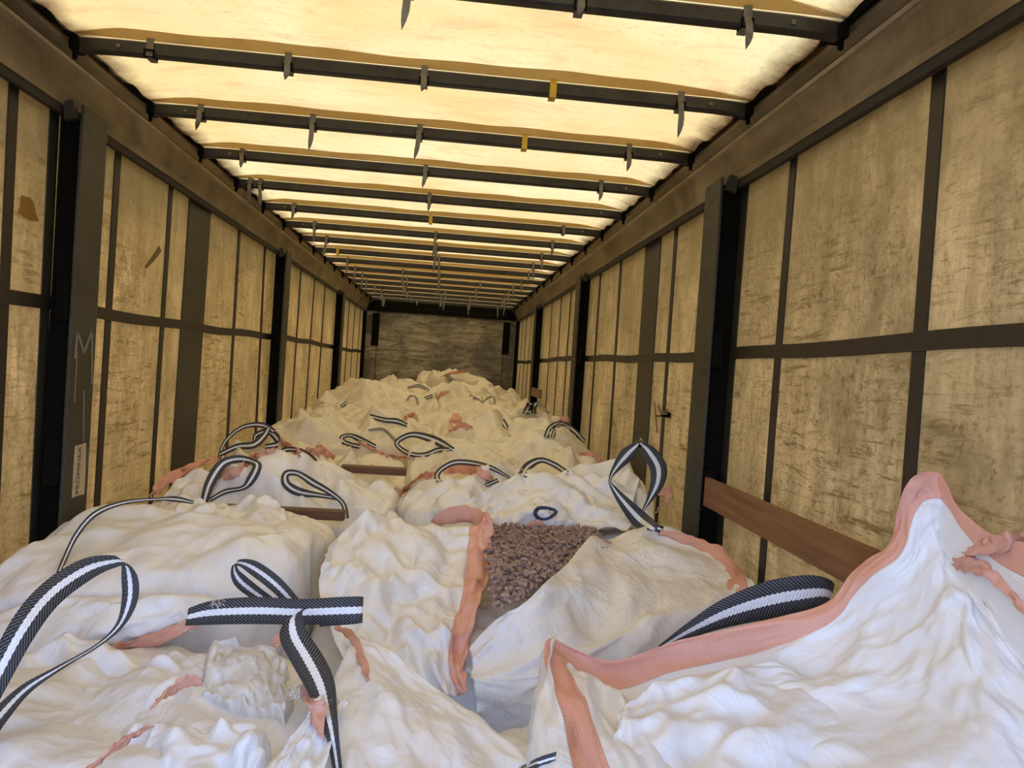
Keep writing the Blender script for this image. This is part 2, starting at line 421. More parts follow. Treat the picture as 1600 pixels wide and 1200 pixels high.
# ================================================================== POSTS
POS_WORD = ['nearest', 'middle', 'farthest']
def stanchion(s, y0, word):
    side = 'left' if s < 0 else 'right'
    r = empty('stanchion_post', (s*1.18, y0+.1, 0))
    props(r, '%s dark steel post against the %s curtain, floor to roof rail' % (word, side), 'post', 'sliding posts along the curtains')
    D = .18
    # channel: inner web, far flange, and a black plate painting the shade of the open side
    Shape().box((s*1.135, y0, .0), (s*1.147, y0+D, 2.49)).build('web_plate', M_POST, r, .002)
    Shape().box((s*1.148, y0+D-.012, .0), (s*1.225, y0+D, 2.47)).build('far_flange', M_POST, r, .002)
    Shape().box((s*1.148, y0+.03, .0), (s*1.225, y0+.042, 2.47)).build('open_side_shade', M_DARK, r, .002)
    Shape().box((s*1.15, y0-.012, 1.76), (s*1.19, y0+.028, 1.90)).build('latch', M_DARK, r, .004)
    Shape().box((s*1.15, y0-.012, 1.20), (s*1.20, y0+.028, 1.36)).build('board_pocket', M_DARK, r, .004)
    h = Shape().prism([(s*1.150, 2.44), (s*1.190, 2.43), (s*1.195, 2.49), (s*1.165, 2.50)], 1, y0-.02, y0+.01).build('roller_hook', M_POST, r)
    return r
POSTS = []
for s in (-1, 1):
    for y0, wd in zip(((2.72, 6.0, 9.2) if s < 0 else (2.90, 6.05, 9.1)), POS_WORD): POSTS.append(stanchion(s, y0, wd))

# ================================================================== BOWS
def xb(px, k):
    d = ray(px, 120 if k < 2 else 300); Y = BOW_Y[k]
    # solve pixel column at the bow
    lo, hi = -1.1, 1.1
    for _ in range(40):
        m_ = (lo+hi)/2; P = np.array([m_, Y, 2.62])-CP
        x = 800+F*(P@CR)/(P@CF)
        if x < px: lo = m_
        else: hi = m_
    return (lo+hi)/2
def buckle_strap(bow, x, y, L, mat, lean=0.0, buckle=True, yellow=False):
    r_ = Shape(); w2 = .011; zt, zb = 2.656, 2.598
    yy0, yy1 = y-.022, y+.022
    for a, b in (((x-w2, yy0, zb), (x+w2, yy0+.003, zt)), ((x-w2, yy0, zb-.003), (x+w2, yy1, zb)), ((x-w2, yy1-.003, zb), (x+w2, yy1, zt))):
        r_.box(a, b)
    o = r_.build('buckle_strap', mat, bow)
    if yellow: o['label'] = 'yellow buckle strap'
    if L > 0:
        n = 7; V = []
        for i in range(n):
            f = i/(n-1); ww = w2*.85*(1 if f < .75 else (1-f)/.25+.02)
            xx = x-.004+lean*f*L+.006*math.sin(f*3); yy = yy0-.004-.012*math.sin(f*2.5); z = zb+.03-f*(L+.03)
            V += [(xx-ww, yy, z), (xx+ww, yy, z), (xx+ww, yy+.003, z), (xx-ww, yy+.003, z)]
        Fc = [(i*4+k, i*4+(k+1) % 4, i*4+4+(k+1) % 4, i*4+4+k) for i in range(n-1) for k in range(4)]
        t2 = pydata('strap_tail', V, Fc, mat, None); t2.parent = o
    if buckle:
        q = Shape()
        for a, b in (((x-.016, yy0-.006, zb-.004), (x+.016, yy0-.002, zb)), ((x-.016, yy0-.006, zb+.018), (x+.016, yy0-.002, zb+.022)),
                     ((x-.016, yy0-.006, zb), (x-.012, yy0-.002, zb+.018)), ((x+.012, yy0-.006, zb), (x+.016, yy0-.002, zb+.018))): q.box(a, b)
        t3 = q.build('buckle', M_DARK, None); t3.parent = o
STR = {0: [(640, .10, 0), (905, .02, 0), (1163, .06, 0)], 1: [(238, .0, 0), (452, .035, 0), (663, .03, 0), (863, 0, 1), (1061, .10, 0)],
       2: [(316, .05, 0), (490, .09, 0), (656, .09, 0), (819, 0, 1), (981, .06, 0)], 3: [(380, .04, 0), (665, .06, 0), (938, .05, 0)],
       4: [(392, .11, 0), (408, .13, 0), (671, .05, 0)], 5: [(460, .05, 0), (673, 0, 1), (880, .02, 0)],
       6: [(492, .10, 0), (681, .14, 0), (863, .06, 0)], 7: [(511, .12, 0), (682, .18, 0), (846, .09, 0)],
       8: [(528, 0, 1), (686, .05, 0), (833, .10, 0)], 9: [(544, .10, 0), (686, .12, 0), (826, .05, 0)],
       10: [(556, .12, 0), (630, .1, 0), (687, .12, 0), (815, .1, 0)]}
ORD = ['first', 'second', 'third', 'fourth', 'fifth', 'sixth', 'seventh', 'eighth', 'ninth', 'tenth', 'eleventh', 'twelfth',
       'thirteenth', 'fourteenth', 'fifteenth', 'sixteenth', 'seventeenth']
for k, yb in enumerate(BOW_Y):
    r = empty('roof_bow', (0, yb, 2.62))
    extra = {1: ' with a yellow strap right of centre', 2: ' with a yellow strap right of centre', 0: ' cut by the top of the picture', 4: ' with two straps at its left end',
             5: ' with a yellow strap at centre', 8: ' with a yellow strap at its left'}.get(k, '')
    props(r, '%s steel roof bow from the near end%s' % (ORD[k], extra), 'roof bow', 'bows under the roof cloth')
    # bar with rounded edges, tapering and drooping to its ends
    n = 40; prof = [(-.017, -.016), (-.012, -.022), (.012, -.022), (.017, -.016), (.017, .016), (.012, .022), (-.012, .022), (-.017, .016)]
    V = []
    xs = np.linspace(-1.075, 1.075, n)
    for x in xs:
        e = max(0, (abs(x)-.93)/.15); dz = -.006*e*e
        for p, q in prof: V.append((x, yb+p, 2.625+dz+q))
    Fc = [(i*8+j, i*8+(j+1) % 8, i*8+8+(j+1) % 8, i*8+8+j) for i in range(n-1) for j in range(8)] + [tuple(range(8)), tuple(range(8*n-8, 8*n))]
    pydata('bar', V, Fc, M_BOW, r, smooth=False)
    for s in (-1, 1):
        Shape().box((s*1.068, yb-.030, 2.598), (s*1.095, yb+.030, 2.634)).box((s*1.080, yb-.006, 2.575), (s*1.094, yb+.006, 2.60)).build('end_carriage', M_DARK, r, .003)
        if k < 8:
            Shape().box((s*.95-.006, yb-.0215, 2.618), (s*.95+.006, yb-.017, 2.630)).build('rivet', M_BUCK, r)
    lst = STR.get(k)
    if lst: lst = [(xb(px, k), L, ye) for px, L, ye in lst]
    else: lst = [(x+random.uniform(-.05, .05), random.choice([.04, .1, .14]), 0) for x in (-.85, -.42, 0, .42, .85)]
    for x, L, ye in lst:
        buckle_strap(r, x, yb, L, M_YEL if ye else M_BUCK, random.uniform(-.15, .1), k < 11 and not ye, bool(ye))

# ================================================================== CLOTH
def up(A, n, m):
    """Catmull-Rom resample of a control grid (r,c,k) to (n,m,k)"""
    A = np.asarray(A, float)
    def one(A, n):
        r = A.shape[0]
        if r == 1: return np.repeat(A, n, 0)
        P = np.concatenate([[2*A[0]-A[1]], A, [2*A[-1]-A[-2]]])
        t = np.linspace(0, r-1, n); i = np.minimum(t.astype(int), r-2); f = (t-i).reshape(-1, *([1]*(A.ndim-1)))
        p0, p1, p2, p3 = P[i], P[i+1], P[i+2], P[i+3]
        return .5*((2*p1)+(-p0+p2)*f+(2*p0-5*p1+4*p2-p3)*f*f+(-p0+3*p1-3*p2+p3)*f**3)
    B = one(A, n); return np.swapaxes(one(np.swapaxes(B, 0, 1), m), 0, 1)
def lin(A, n):
    A = np.asarray(A, float); t = np.linspace(0, len(A)-1, n); i = np.minimum(t.astype(int), len(A)-2)
    f = (t-i).reshape(-1, *([1]*(A.ndim-1))); return A[i]*(1-f)+A[i+1]*f
def normals(P):
    a = np.gradient(P, axis=0); b = np.gradient(P, axis=1); n = np.cross(a, b)
    return n/np.maximum(np.linalg.norm(n, axis=-1, keepdims=True), 1e-9)
def smooth_noise(shape, cells, rg):
    A = rg.normal(size=(max(3, int(cells[0])+3), max(3, int(cells[1])+3), 1)); return up(A, *shape)[..., 0]
def offs():
    return [(0, 1), (1, 0), (1, 1), (1, -1), (0, 2), (2, 0)]
def sl(d, n):
    if d >= 0: return slice(0, n-d), slice(d, n)
    return slice(-d, n), slice(0, n+d)
def buckle(B, comp, iters=60, goal=.03, lo=-.01, hi=.05, bend=.35, rg=None, amp=.004, flip=1.0, pin=None, grav=0.0):
    """excess cloth length pressed onto a base surface: it buckles into folds"""
    n, m = B.shape[:2]; N = normals(B)*flip; P = B.copy()
    comp = np.broadcast_to(np.asarray(comp, float), (n, m))
    nz = .5*smooth_noise((n, m), (n/5, m/5), rg)+.6*smooth_noise((n, m), (n/11, m/11), rg)
    P += N*(nz*amp)[..., None]
    cons = []
    for (di, dj) in offs():
        (a0, a1), (b0, b1) = sl(di, n), sl(dj, m)
        L = np.linalg.norm(B[a1, b1]-B[a0, b0], axis=-1)
        c = .30*(comp[a0, b0]+comp[a1, b1])
        k = bend if max(abs(di), abs(dj)) == 2 else (1.0 if di*dj == 0 else .5)
        cons.append((a0, b0, a1, b1, L*(1+c), k))
    lo = np.broadcast_to(lo, (n, m))[..., None]; hi = np.broadcast_to(hi, (n, m))[..., None]
    for it in range(iters):
        D = np.zeros_like(P); Wt = np.zeros((n, m, 1))
        for a0, b0, a1, b1, L, k in cons:
            d = P[a1, b1]-P[a0, b0]; l = np.sqrt((d*d).sum(-1))+1e-9
            cr = (k*.5*(l-L)/l)[..., None]*d
            D[a0, b0] += cr; D[a1, b1] -= cr; Wt[a0, b0] += k; Wt[a1, b1] += k
        P += 1.6*D/Wt*1.0
        if grav: P[..., 2] -= grav
        e = P-B; dn = (e*N).sum(-1, keepdims=True); tang = e-dn*N
        P = B+N*np.clip(dn, lo, hi)*(1-goal*.3)+tang*(1-goal)
        if pin is not None: P = P*(1-pin[..., None])+B*pin[..., None]
    return P
def fold_cloth(B, comp, lv=2, rg=None, fine=True, **kw):
    """coarse folds first, then finer ones on the refined surface"""
    n, m = B.shape[:2]; P = B
    comp = np.broadcast_to(np.asarray(comp, float), (n, m))
    kw2 = dict(kw); pin = kw.get('pin')
    steps = [2**k for k in range(lv-1, -1, -1)]
    hi = kw.get('hi', .05); lo = kw.get('lo', -.01)
    for q in steps:
        nn, mm = max(6, n//q), max(6, m//q)
        Bq = up(P[::q, ::q], nn, mm) if q > 1 else P
        cq = up(comp[::q, ::q, None], nn, mm)[..., 0]; 
        kw2['pin'] = None if pin is None else np.clip(up(pin[::q, ::q, None], nn, mm)[..., 0], 0, 1)
        s = q/steps[0]; kw2['hi'] = hi*s; kw2['lo'] = lo*s
        R = buckle(Bq, cq*(1 if q == steps[0] else .45), rg=rg, amp=.004*q, **{k: v for k, v in kw2.items() if k != 'amp'})
        P = up(R, n, m) if q > 1 else R
    return P
def grid_uv(n, m, w_, h_):
    u, v = np.meshgrid(np.linspace(0, h_, n), np.linspace(0, w_, m), indexing='ij'); return np.stack([v, u], -1).reshape(-1, 2)
def grid_faces(n, m):
    i, j = np.meshgrid(np.arange(n-1), np.arange(m-1), indexing='ij'); a = (i*m+j).ravel()
    return np.stack([a, a+1, a+m+1, a+m], -1)
CLOTH = []
def cloth_obj(name, P, mat, parent, thick=.0015, sub=0, rows=None, cols=None):
    if rows is not None: P = P[rows[0]:rows[1]]
    if cols is not None: P = P[:, cols[0]:cols[1]]
    P = P.copy(); P[..., 0] = np.clip(P[..., 0], -1.205, 1.205)
    n, m = P.shape[:2]
    w_ = np.linalg.norm(np.diff(P[n//2], axis=0), axis=-1).sum(); h_ = np.linalg.norm(np.diff(P[:, m//2], axis=0), axis=-1).sum()
    o = pydata(name, P.reshape(-1, 3), grid_faces(n, m), mat, parent, smooth=True, uv=grid_uv(n, m, w_, h_))
    CLOTH.append((P.reshape(-1, 3), grid_faces(n, m)))
    if sub: o.modifiers.new('sub', 'SUBSURF').levels = sub; o.modifiers['sub'].render_levels = sub
    if thick:
        s = o.modifiers.new('thick', 'SOLIDIFY'); s.thickness = thick; s.offset = 0
    return o

def fold_field(U, V, rg, n=22, size=1.0, amp=.045, w=.045, lo=0.0, warp=.05, focus=None, L=(.12, .5)):
    """sharp crested ridges and creases over a surface with coordinates U, V in metres"""
    U = U+warp*smooth_noise(U.shape, (7, 7), rg); V = V+warp*smooth_noise(U.shape, (7, 7), rg)
    H = np.zeros_like(U); u0, u1, v0, v1 = U.min(), U.max(), V.min(), V.max()
    for i in range(n):
        if focus and i % 2 == 0:
            f = focus[(i//2) % len(focus)]; px, py = f[0]+rg.normal()*.03, f[1]+rg.normal()*.03
            th = rg.uniform(0, 2*np.pi); st = 0
        else:
            px, py = rg.uniform(u0, u1), rg.uniform(v0, v1); th = rg.uniform(0, np.pi)
        l = rg.uniform(*L); dx, dy = math.cos(th), math.sin(th); bend_ = rg.normal()*.8
        a = (U-px)*dx+(V-py)*dy; b = -(U-px)*dy+(V-py)*dx+bend_*a*a
        t = np.clip(a/l, 0, 1); dd = np.sqrt((a-t*l)**2+b*b+1e-6)
        ww = w*rg.uniform(.5, 1.6)*(1-.5*t if focus and i % 2 == 0 else 1)
        A = amp*rg.uniform(.3, 1)*(1-.7*t)
        side = np.where(b > 0, 1.0, rg.uniform(.35, 1))      # one flank steeper than the other
        h = A*np.exp(-np.maximum(dd-.004, 0)/(ww*side))
        if rg.random() < .22: H = H-h*.6
        else: H = np.maximum(H, h+.35*H)
    return H-lo
def facets(U, V, rg, amp=.03, f=(2.0, 5.5), k=5):
    """flat planes meeting in sharp creases"""
    H = np.zeros_like(U); wu = .07*smooth_noise(U.shape, (5, 5), rg); wv = .07*smooth_noise(U.shape, (5, 5), rg)
    for i in range(k):
        th = rg.uniform(0, np.pi); q = rg.uniform(*f); ph = rg.uniform(0, 2)
        t = ((U+wu)*math.cos(th)+(V+wv)*math.sin(th))*q+ph
        m_ = np.clip(.5+.6*smooth_noise(U.shape, (4, 4), rg), 0, 1)
        H += amp*m_*(np.power(np.abs(np.mod(t, 2)-1), 1.7)*1.2-.5)*2.5/q
    return H
def bag_body(x0, x1, y0, y1, H, ctrl, parent, rg, mat, res=84, comp_top=.10, comp_side=.03, hi=.013, dome=.05, sig=.22, name='sack', fold_amp=1.0):
    """a filled big bag: square footprint, swollen sides, loose crumpled top whose height follows ctrl [(px,py,Y)]"""
    cx, cy_, hx, hy = (x0+x1)/2, (y0+y1)/2, (x1-x0)/2, (y1-y0)/2
    C = [at(*c[:3]) for c in ctrl]
    C = [(p[0], p[1], p[2]) for p in C]
    def base(X, Y): return H - dome*(((X-cx)/hx)**2+((Y-cy_)/hy)**2)
    if C:
        A = np.array(C); S = sig
        K = np.exp(-((A[:, None, 0]-A[None, :, 0])**2+(A[:, None, 1]-A[None, :, 1])**2)/(2*S*S))
        wts = np.linalg.solve(K+np.eye(len(A))*.08, A[:, 2]-base(A[:, 0], A[:, 1]))
    def top(X, Y):
        z = base(X, Y)
        if C:
            for a, w_ in zip(C, wts): z = z+w_*np.exp(-((X-a[0])**2+(Y-a[1])**2)/(2*sig*sig))
        return z
    s = np.linspace(-1, 1, res); S_, T = np.meshgrid(s, s, indexing='ij')
    r = np.maximum(np.abs(S_), np.abs(T)); rr = np.maximum(r, 1e-6)
    dx, dy = S_/rr, T/rr                                    # on the unit square
    k = 1/np.power(np.abs(dx)**4.5+np.abs(dy)**4.5, 1/4.5)  # rounded-square direction
    ux, uy = dx*k, dy*k
    prof_r = np.interp(r, [0, .62, .72, .80, .88, 1.0], [0, .90, .99, 1.01, 1.02, .96])
    prof_h = np.interp(r, [0, .55, .64, .74, .82, .90, 1.0], [1, 1, .99, .955, .84, .6, 0.0])
    k0 = np.clip((r-.2)/.4, 0, 1)
    ux2 = dx*(1-k0)+ux*k0; uy2 = dy*(1-k0)+uy*k0
    X = cx+hx*ux2*prof_r; Y = cy_+hy*uy2*prof_r
    Zt = top(cx+(X-cx)*.97, cy_+(Y-cy_)*.97)
    Z = np.maximum(Zt*prof_h, .002)
    B = np.stack([X, Y, Z], -1)
    N0 = normals(B)
    foc = [(cx+rg.uniform(-.5, .5)*hx, cy_+rg.uniform(-.6, .4)*hy) for _ in range(3)]
    sc_ = fold_amp
    Ff = fold_field(X, Y, rg, 20, amp=.10*sc_, w=.085, focus=foc, L=(.2, .65))+fold_field(X, Y, rg, 34, amp=.030*sc_, w=.030, L=(.08, .35), focus=foc)
    Ff = Ff*.8+facets(X, Y, rg, .075*sc_)+facets(X, Y, rg, .05*sc_, (6, 13), 4)
    ft = np.clip((.80-r)/.22, 0, 1)
    B[..., 2] += (Ff-.03*sc_)*ft
    B[..., 0] += ux*np.abs(np.sin(np.arctan2(T, S_)*9+smooth_noise((res, res), (8, 8), rg)*1.5))*.012*(1-ft); B[..., 1] += uy*np.abs(np.sin(np.arctan2(T, S_)*9+1))*.012*(1-ft)
    for _ in range(0):
        B[1:-1, 1:-1] = .6*B[1:-1, 1:-1]+.1*(B[2:, 1:-1]+B[:-2, 1:-1]+B[1:-1, 2:]+B[1:-1, :-2])
    for _ in range(0):
        B[1:-1, 1:-1] = .4*B[1:-1, 1:-1]+.15*(B[2:, 1:-1]+B[:-2, 1:-1]+B[1:-1, 2:]+B[1:-1, :-2])
    tf = np.clip((.78-r)/.2, 0, 1)
    cm = comp_side+(comp_top-comp_side)*tf
    cm = cm*(1+.6*np.clip(smooth_noise((res, res), (6, 6), rg), -1, 1))
    pin = np.clip((r-.93)/.07, 0, 1)
    P = fold_cloth(B, cm, lv=3 if res > 60 else 2, rg=rg, hi=hi*(.25+.75*tf) if False else hi, lo=-.012, iters=36, goal=.02, pin=pin, flip=1.0)
    cs = sc_ if sc_ > .5 else .45
    h2 = facets(X, Y, rg, .075*cs, (2.5, 7), 6)+facets(X+Y, Y-Z, rg, .045*cs, (8, 18), 5)
    P = P+N0*(h2*(.3+.7*ft)*(1-pin))[..., None]
    return cloth_obj(name, P, mat, parent, thick=0)

DEFER = []; TREE = []
def ribbon(*a, **k): DEFER.append((a, k))
def settle(px, py, Y, mode):
    """rest a strap point on the cloth under it"""
    if mode is None: return Y
    d = ray(px, py); h = TREE[0].ray_cast(Vector(CP), Vector(d).normalized())
    if h[0] is None: return Y
    Yh = h[0][1]
    if mode == 'on' and abs(Yh-Y) < 1.2: return Yh-.012-.002*Yh
    if mode == 'min' and 0 < Y-Yh+.01 < .45: return Yh-.010
    return Y
def ribbon_now(pts, parent, name='lifting_loop', n=60, thick=.003, mat=None, label=None, snap='min'):
    """webbing loop: pts = (px, py, Y, width_px, angle_deg[, dY across])"""
    Ctl = []
    A = up(np.array([[q[:5]] for q in pts], float), n if snap == 'on' else max(len(pts)*3, 8), 1)[:, 0]
    Ys = np.array([settle(q[0], q[1], q[2], snap) for q in A])
    if snap and len(Ys) > 4:
        for _ in range(2): Ys[1:-1] = np.minimum(Ys[1:-1], .5*Ys[1:-1]+.25*(Ys[2:]+Ys[:-2]))
    A[:, 2] = Ys
    for p in A:
        px, py, Y, wp, an = p; dY = 0; wp = max(wp, 1.5)
        a = math.radians(an); hx_, hy_ = math.cos(a)*wp/2, -math.sin(a)*wp/2
        Ctl.append([at(px-hx_, py-hy_, Y-dY/2), at(px+hx_, py+hy_, Y+dY/2)])
    P = up(np.array(Ctl), n, 2)
    # across: 5 verts
    Q = np.stack([P[:, 0]*(1-t)+P[:, 1]*t for t in (0, .25, .5, .75, 1)], 1)
    if mat is M_HEM:
        rg = R(int(pts[0][0]*7+pts[0][1])); Q = Q+min(.005, .00012*max(p_[3] for p_ in pts)*pts[0][2])*np.stack([smooth_noise((n, 5), (12, 2), rg), smooth_noise((n, 5), (12, 2), rg), smooth_noise((n, 5), (14, 2), rg)], -1)*(min(1, np.ptp(A[:, 2])+.35))
        Q[:, 2] += np.array([0, -.002, .002])*np.abs(np.sin(np.linspace(0, 9, n)))[:, None]
    L = np.concatenate([[0], np.cumsum(np.linalg.norm(np.diff(Q[:, 2], axis=0), axis=-1))])
    uv = np.stack([np.tile([0, .25, .5, .75, 1], n), np.repeat(L, 5)], -1)
    o = pydata(name, Q.reshape(-1, 3), grid_faces(n, 5), mat or M_WEB, parent, smooth=True, uv=uv)
    s = o.modifiers.new('t', 'SOLIDIFY'); s.thickness = thick; s.offset = 0
    if label: o['label'] = label
    return o
def patch(rows, parent, name, mat, n=60, m=60, comp=.06, rg=None, hi=.03, lo=-.03, pin_edges=(), iters=36, label=None, lv=3, split=None, split_cols=None, goal=.02, flip=1.0, folds=.03, nf=16, focus=None, tuck='', tk=.07):
    """a sheet of bag cloth from a control grid of (px,py,Y)"""
    A = np.array([[at(*p) for p in r] for r in rows]); B = up(A, n, m)
    pin = np.zeros((n, m)); N0 = normals(B)
    if 't' in pin_edges: pin[:2] = 1
    if 'b' in pin_edges: pin[-2:] = 1
    if 'l' in pin_edges: pin[:, :2] = 1
    if 'r' in pin_edges: pin[:, -2:] = 1
    if folds:
        du = np.concatenate([np.zeros((1, m)), np.cumsum(np.linalg.norm(np.diff(B, axis=0), axis=-1), 0)])
        dv = np.concatenate([np.zeros((n, 1)), np.cumsum(np.linalg.norm(np.diff(B, axis=1), axis=-1), 1)], 1)
        dv = dv-dv.mean(0)*0
        fc = [(du.max()*a, dv.max()*b) for a, b in focus] if focus else None
        Hf = fold_field(du, dv, rg, nf, amp=folds, w=.04, focus=fc)+fold_field(du, dv, rg, nf, amp=folds*.2, w=.018, L=(.12, .4), focus=fc)
        Hf = Hf*.8+facets(du, dv, rg, folds*1.0)+facets(du, dv, rg, folds*.7, (6, 14), 4)
        B = B+normals(B)*flip*((Hf-.2*folds)*(1-pin))[..., None]
    P = fold_cloth(B, comp, lv=lv, rg=rg, hi=hi, lo=lo, iters=iters, goal=goal, pin=pin, flip=flip)
    P = P+N0*flip*((facets(du+.3*dv, dv, rg, folds*.9, (3, 9), 5)+facets(du, dv-.4*du, rg, folds*.6, (9, 20), 4))*(1-pin))[..., None] if folds else P
    if tuck:
        ii = np.arange(n)[:, None]/n*np.ones((1, m)); jj = np.arange(m)[None]/m*np.ones((n, 1)); e = np.ones((n, m))
        for ch, dd in (('t', ii), ('b', 1-ii), ('l', jj), ('r', 1-jj)):
            if ch in tuck: e = np.minimum(e, dd)
        P[..., 2] -= tk*np.clip(1-e/.13, 0, 1)**2; P[..., 1] += .5*tk*np.clip(1-e/.13, 0, 1)**2
    out = []
    if split: # (row, hem on first rows)
        h = cloth_obj('hem_band', P, M_HEM, parent, .002, rows=(0, split+1)); b = cloth_obj(name, P, mat, parent, .0015, rows=(split, n))
        return h, b
    if split_cols is not None: # hem on last columns
        h = cloth_obj('hem_band', P, M_HEM, parent, .002, cols=(m-split_cols-1, m)); b = cloth_obj(name, P, mat, parent, .0015, cols=(0, m-split_cols))
        return h, b
    o = cloth_obj(name, P, mat, parent, .0015)
    if label: o['label'] = label
    return o

# ================================================================== BAGS
G = 'filled white bulk bags on the trailer floor'
def bag_root(x, y, label): 
    r = empty('bulk_bag', (x, y, 0)); props(r, label, 'bulk bag', G); return r
def R(seed): return np.random.default_rng(seed)

BAGS = {}
SPEC = {
 'A_left': ((-1.12, -.03), (1.06, 1.99), 1.0, [], 'A'),
 'A_right': ((.24, 1.12), (1.06, 2.0), 0.86, [], 'A'),
 'B_left': ((-1.13, -.24), (2.06, 3.10), 1.08, [(150, 846, 2.3), (250, 832, 2.32), (350, 830, 2.32), (450, 836, 2.32), (200, 790, 2.75), (300, 797, 2.75), (450, 805, 2.75), (300, 783, 3.0), (420, 790, 3.0)], 'B'),
 'B_right': ((-.22, 1.10), (2.08, 3.1), 0.95, [], 'B'),
 'C_left': ((-1.12, -0.05), (3.2, 4.2), 1.09, [(300, 778, 3.3), (420, 745, 3.5), (500, 738, 3.5), (600, 760, 3.5), (640, 795, 3.3), (370, 760, 3.4), (470, 790, 3.3)], 'C'),
 'C_right': ((-0.03, 1.12), (3.2, 4.2), 1.13, [(650, 770, 3.4), (720, 770, 3.3), (850, 745, 3.6), (900, 738, 3.7), (1000, 738, 3.7), (1040, 775, 3.6), (1080, 820, 3.3), (780, 800, 3.25), (960, 810, 3.3)], 'C'),
 'D_left': ((-1.12, -0.07), (4.25, 5.25), 1.07, [(340, 718, 4.4), (400, 705, 4.5), (480, 722, 4.4), (560, 735, 4.4), (450, 700, 4.9), (600, 715, 4.8)], 'D'),
 'D_right': ((-0.05, 1.12), (4.25, 5.25), 1.26, [(640, 745, 4.35), (720, 730, 4.4), (760, 690, 4.8), (830, 668, 5.0), (900, 685, 4.9), (940, 718, 4.7), (800, 730, 4.4)], 'D'),
 'E_left': ((-1.12, 0.05), (5.3, 6.3), 1.27, [(435, 655, 5.9), (470, 645, 6.0), (520, 655, 5.8), (580, 690, 5.5), (500, 690, 5.5)], 'E'),
 'E_right': ((0.07, 1.12), (5.3, 6.3), 1.31, [(640, 690, 5.5), (700, 700, 5.4), (760, 655, 6.0), (860, 648, 6.0), (900, 675, 5.6), (740, 680, 5.5)], 'E'),
 'F_left': ((-1.12, -0.11), (6.35, 7.35), 1.27, [(520, 640, 6.9), (560, 632, 7.0), (600, 655, 6.6), (640, 660, 6.6)], 'F'),
 'F_right': ((-0.09, 1.12), (6.35, 7.35), 1.32, [(720, 640, 7.0), (800, 636, 7.0), (860, 640, 6.9), (700, 655, 6.5)], 'F'),
 'G_left': ((-1.12, 0.07), (7.4, 8.4), 1.42, [(540, 625, 7.7), (570, 605, 8.0), (600, 612, 7.9), (640, 640, 7.6)], 'G'),
 'G_right': ((0.09, 1.12), (7.4, 8.4), 1.37, [(680, 625, 7.9), (740, 622, 8.0), (800, 632, 8.0)], 'G'),
 'H_left': ((-1.12, -0.07), (8.45, 9.45), 1.43, [(560, 598, 8.8), (600, 600, 9.0), (640, 608, 9.0)], 'H'),
 'H_right': ((-0.05, 1.12), (8.45, 9.45), 1.41, [(690, 604, 9.0), (730, 602, 9.0), (790, 628, 8.8)], 'H'),
 'J_left': ((-1.10, -.28), (11.25, 12.25), 1.35, [], 'J'),
 'J_mid': ((-.30, .72), (10.9, 11.95), 1.62, [(650, 592, 11.2), (675, 585, 11.5), (720, 583, 11.6), (748, 588, 11.5)], 'J'),
 'I_left': ((-1.12, 0.04), (9.5, 10.5), 1.42, [], 'I'),
 'I_right': ((0.06, 1.12), (9.5, 10.5), 1.42, [(700, 600, 10.)], 'I'),
}
LAB = {
 'A_left': 'crumpled white bag at the bottom left with big striped loops standing up',
 'A_right': 'large open white bag at the bottom right with tall pink hem against the curtain',
 'B_left': 'smooth grey-white bag against the left curtain behind the front left bag',
 'B_right': 'open white bag full of brown pellets at the centre',
 'C_left': 'creamy crumpled bag with two striped loops behind the smooth left bag',
 'C_right': 'white bag behind the pellets with a tall twisted striped loop',
 'D_left': 'bag with salmon hem and dark loops beside the wide band of the left curtain',
 'D_right': 'cream bag with a broad peaked top right of centre behind the pellet bag',
 'E_left': 'peaked cream bag with salmon corner beside the middle left post',
 'E_right': 'cream bag with a salmon patch right of centre in mid distance',
 'F_left': 'flattened cream bag with a flat dark loop left of centre in mid distance',
 'F_right': 'cream bag beside the middle right post with standing striped loop ends',
 'G_left': 'rounded cream bag against the left curtain just before the far heap',
 'G_right': 'sloping cream bag right of centre in the far heap with thin wavy loop',
 'H_left': 'far left cream bag with peaked corner on the heap',
 'H_right': 'far cream bag on the heap sloping down to the right post',
 'I_left': 'low far bag behind the left heap',
 'I_right': 'low far bag behind the right heap',
 'J_mid': 'topmost farthest bag leaning at the headboard with a thin dark loop',
 'J_left': 'low bag at the left of the headboard mostly hidden',
}
for i, (k, (xr, yr, H, ctrl, row)) in enumerate(SPEC.items()):
    near = row in 'ABC'; 
    r = bag_root((xr[0]+xr[1])/2, (yr[0]+yr[1])/2, LAB[k]); BAGS[k] = r
    kw = dict(res=170 if row in 'AB' else 140 if row in 'CDE' else 120)
    if k == 'B_left': kw.update(comp_top=.04, comp_side=.02, fold_amp=.22)
    elif k in ('A_left', 'A_right', 'B_right'): kw.update(fold_amp=.3, comp_top=.03)
    mt = M_BAGC if k in ('B_left',) else M_BAG if near else M_BAGF
    if row in 'DEFGHIJ': kw['fold_amp'] = 1.0
    bag_body(xr[0], xr[1], yr[0], yr[1], H, ctrl, r, R(100+i), mt, comp_top=kw.pop('comp_top', .03), comp_side=kw.pop('comp_side', .03), **kw)

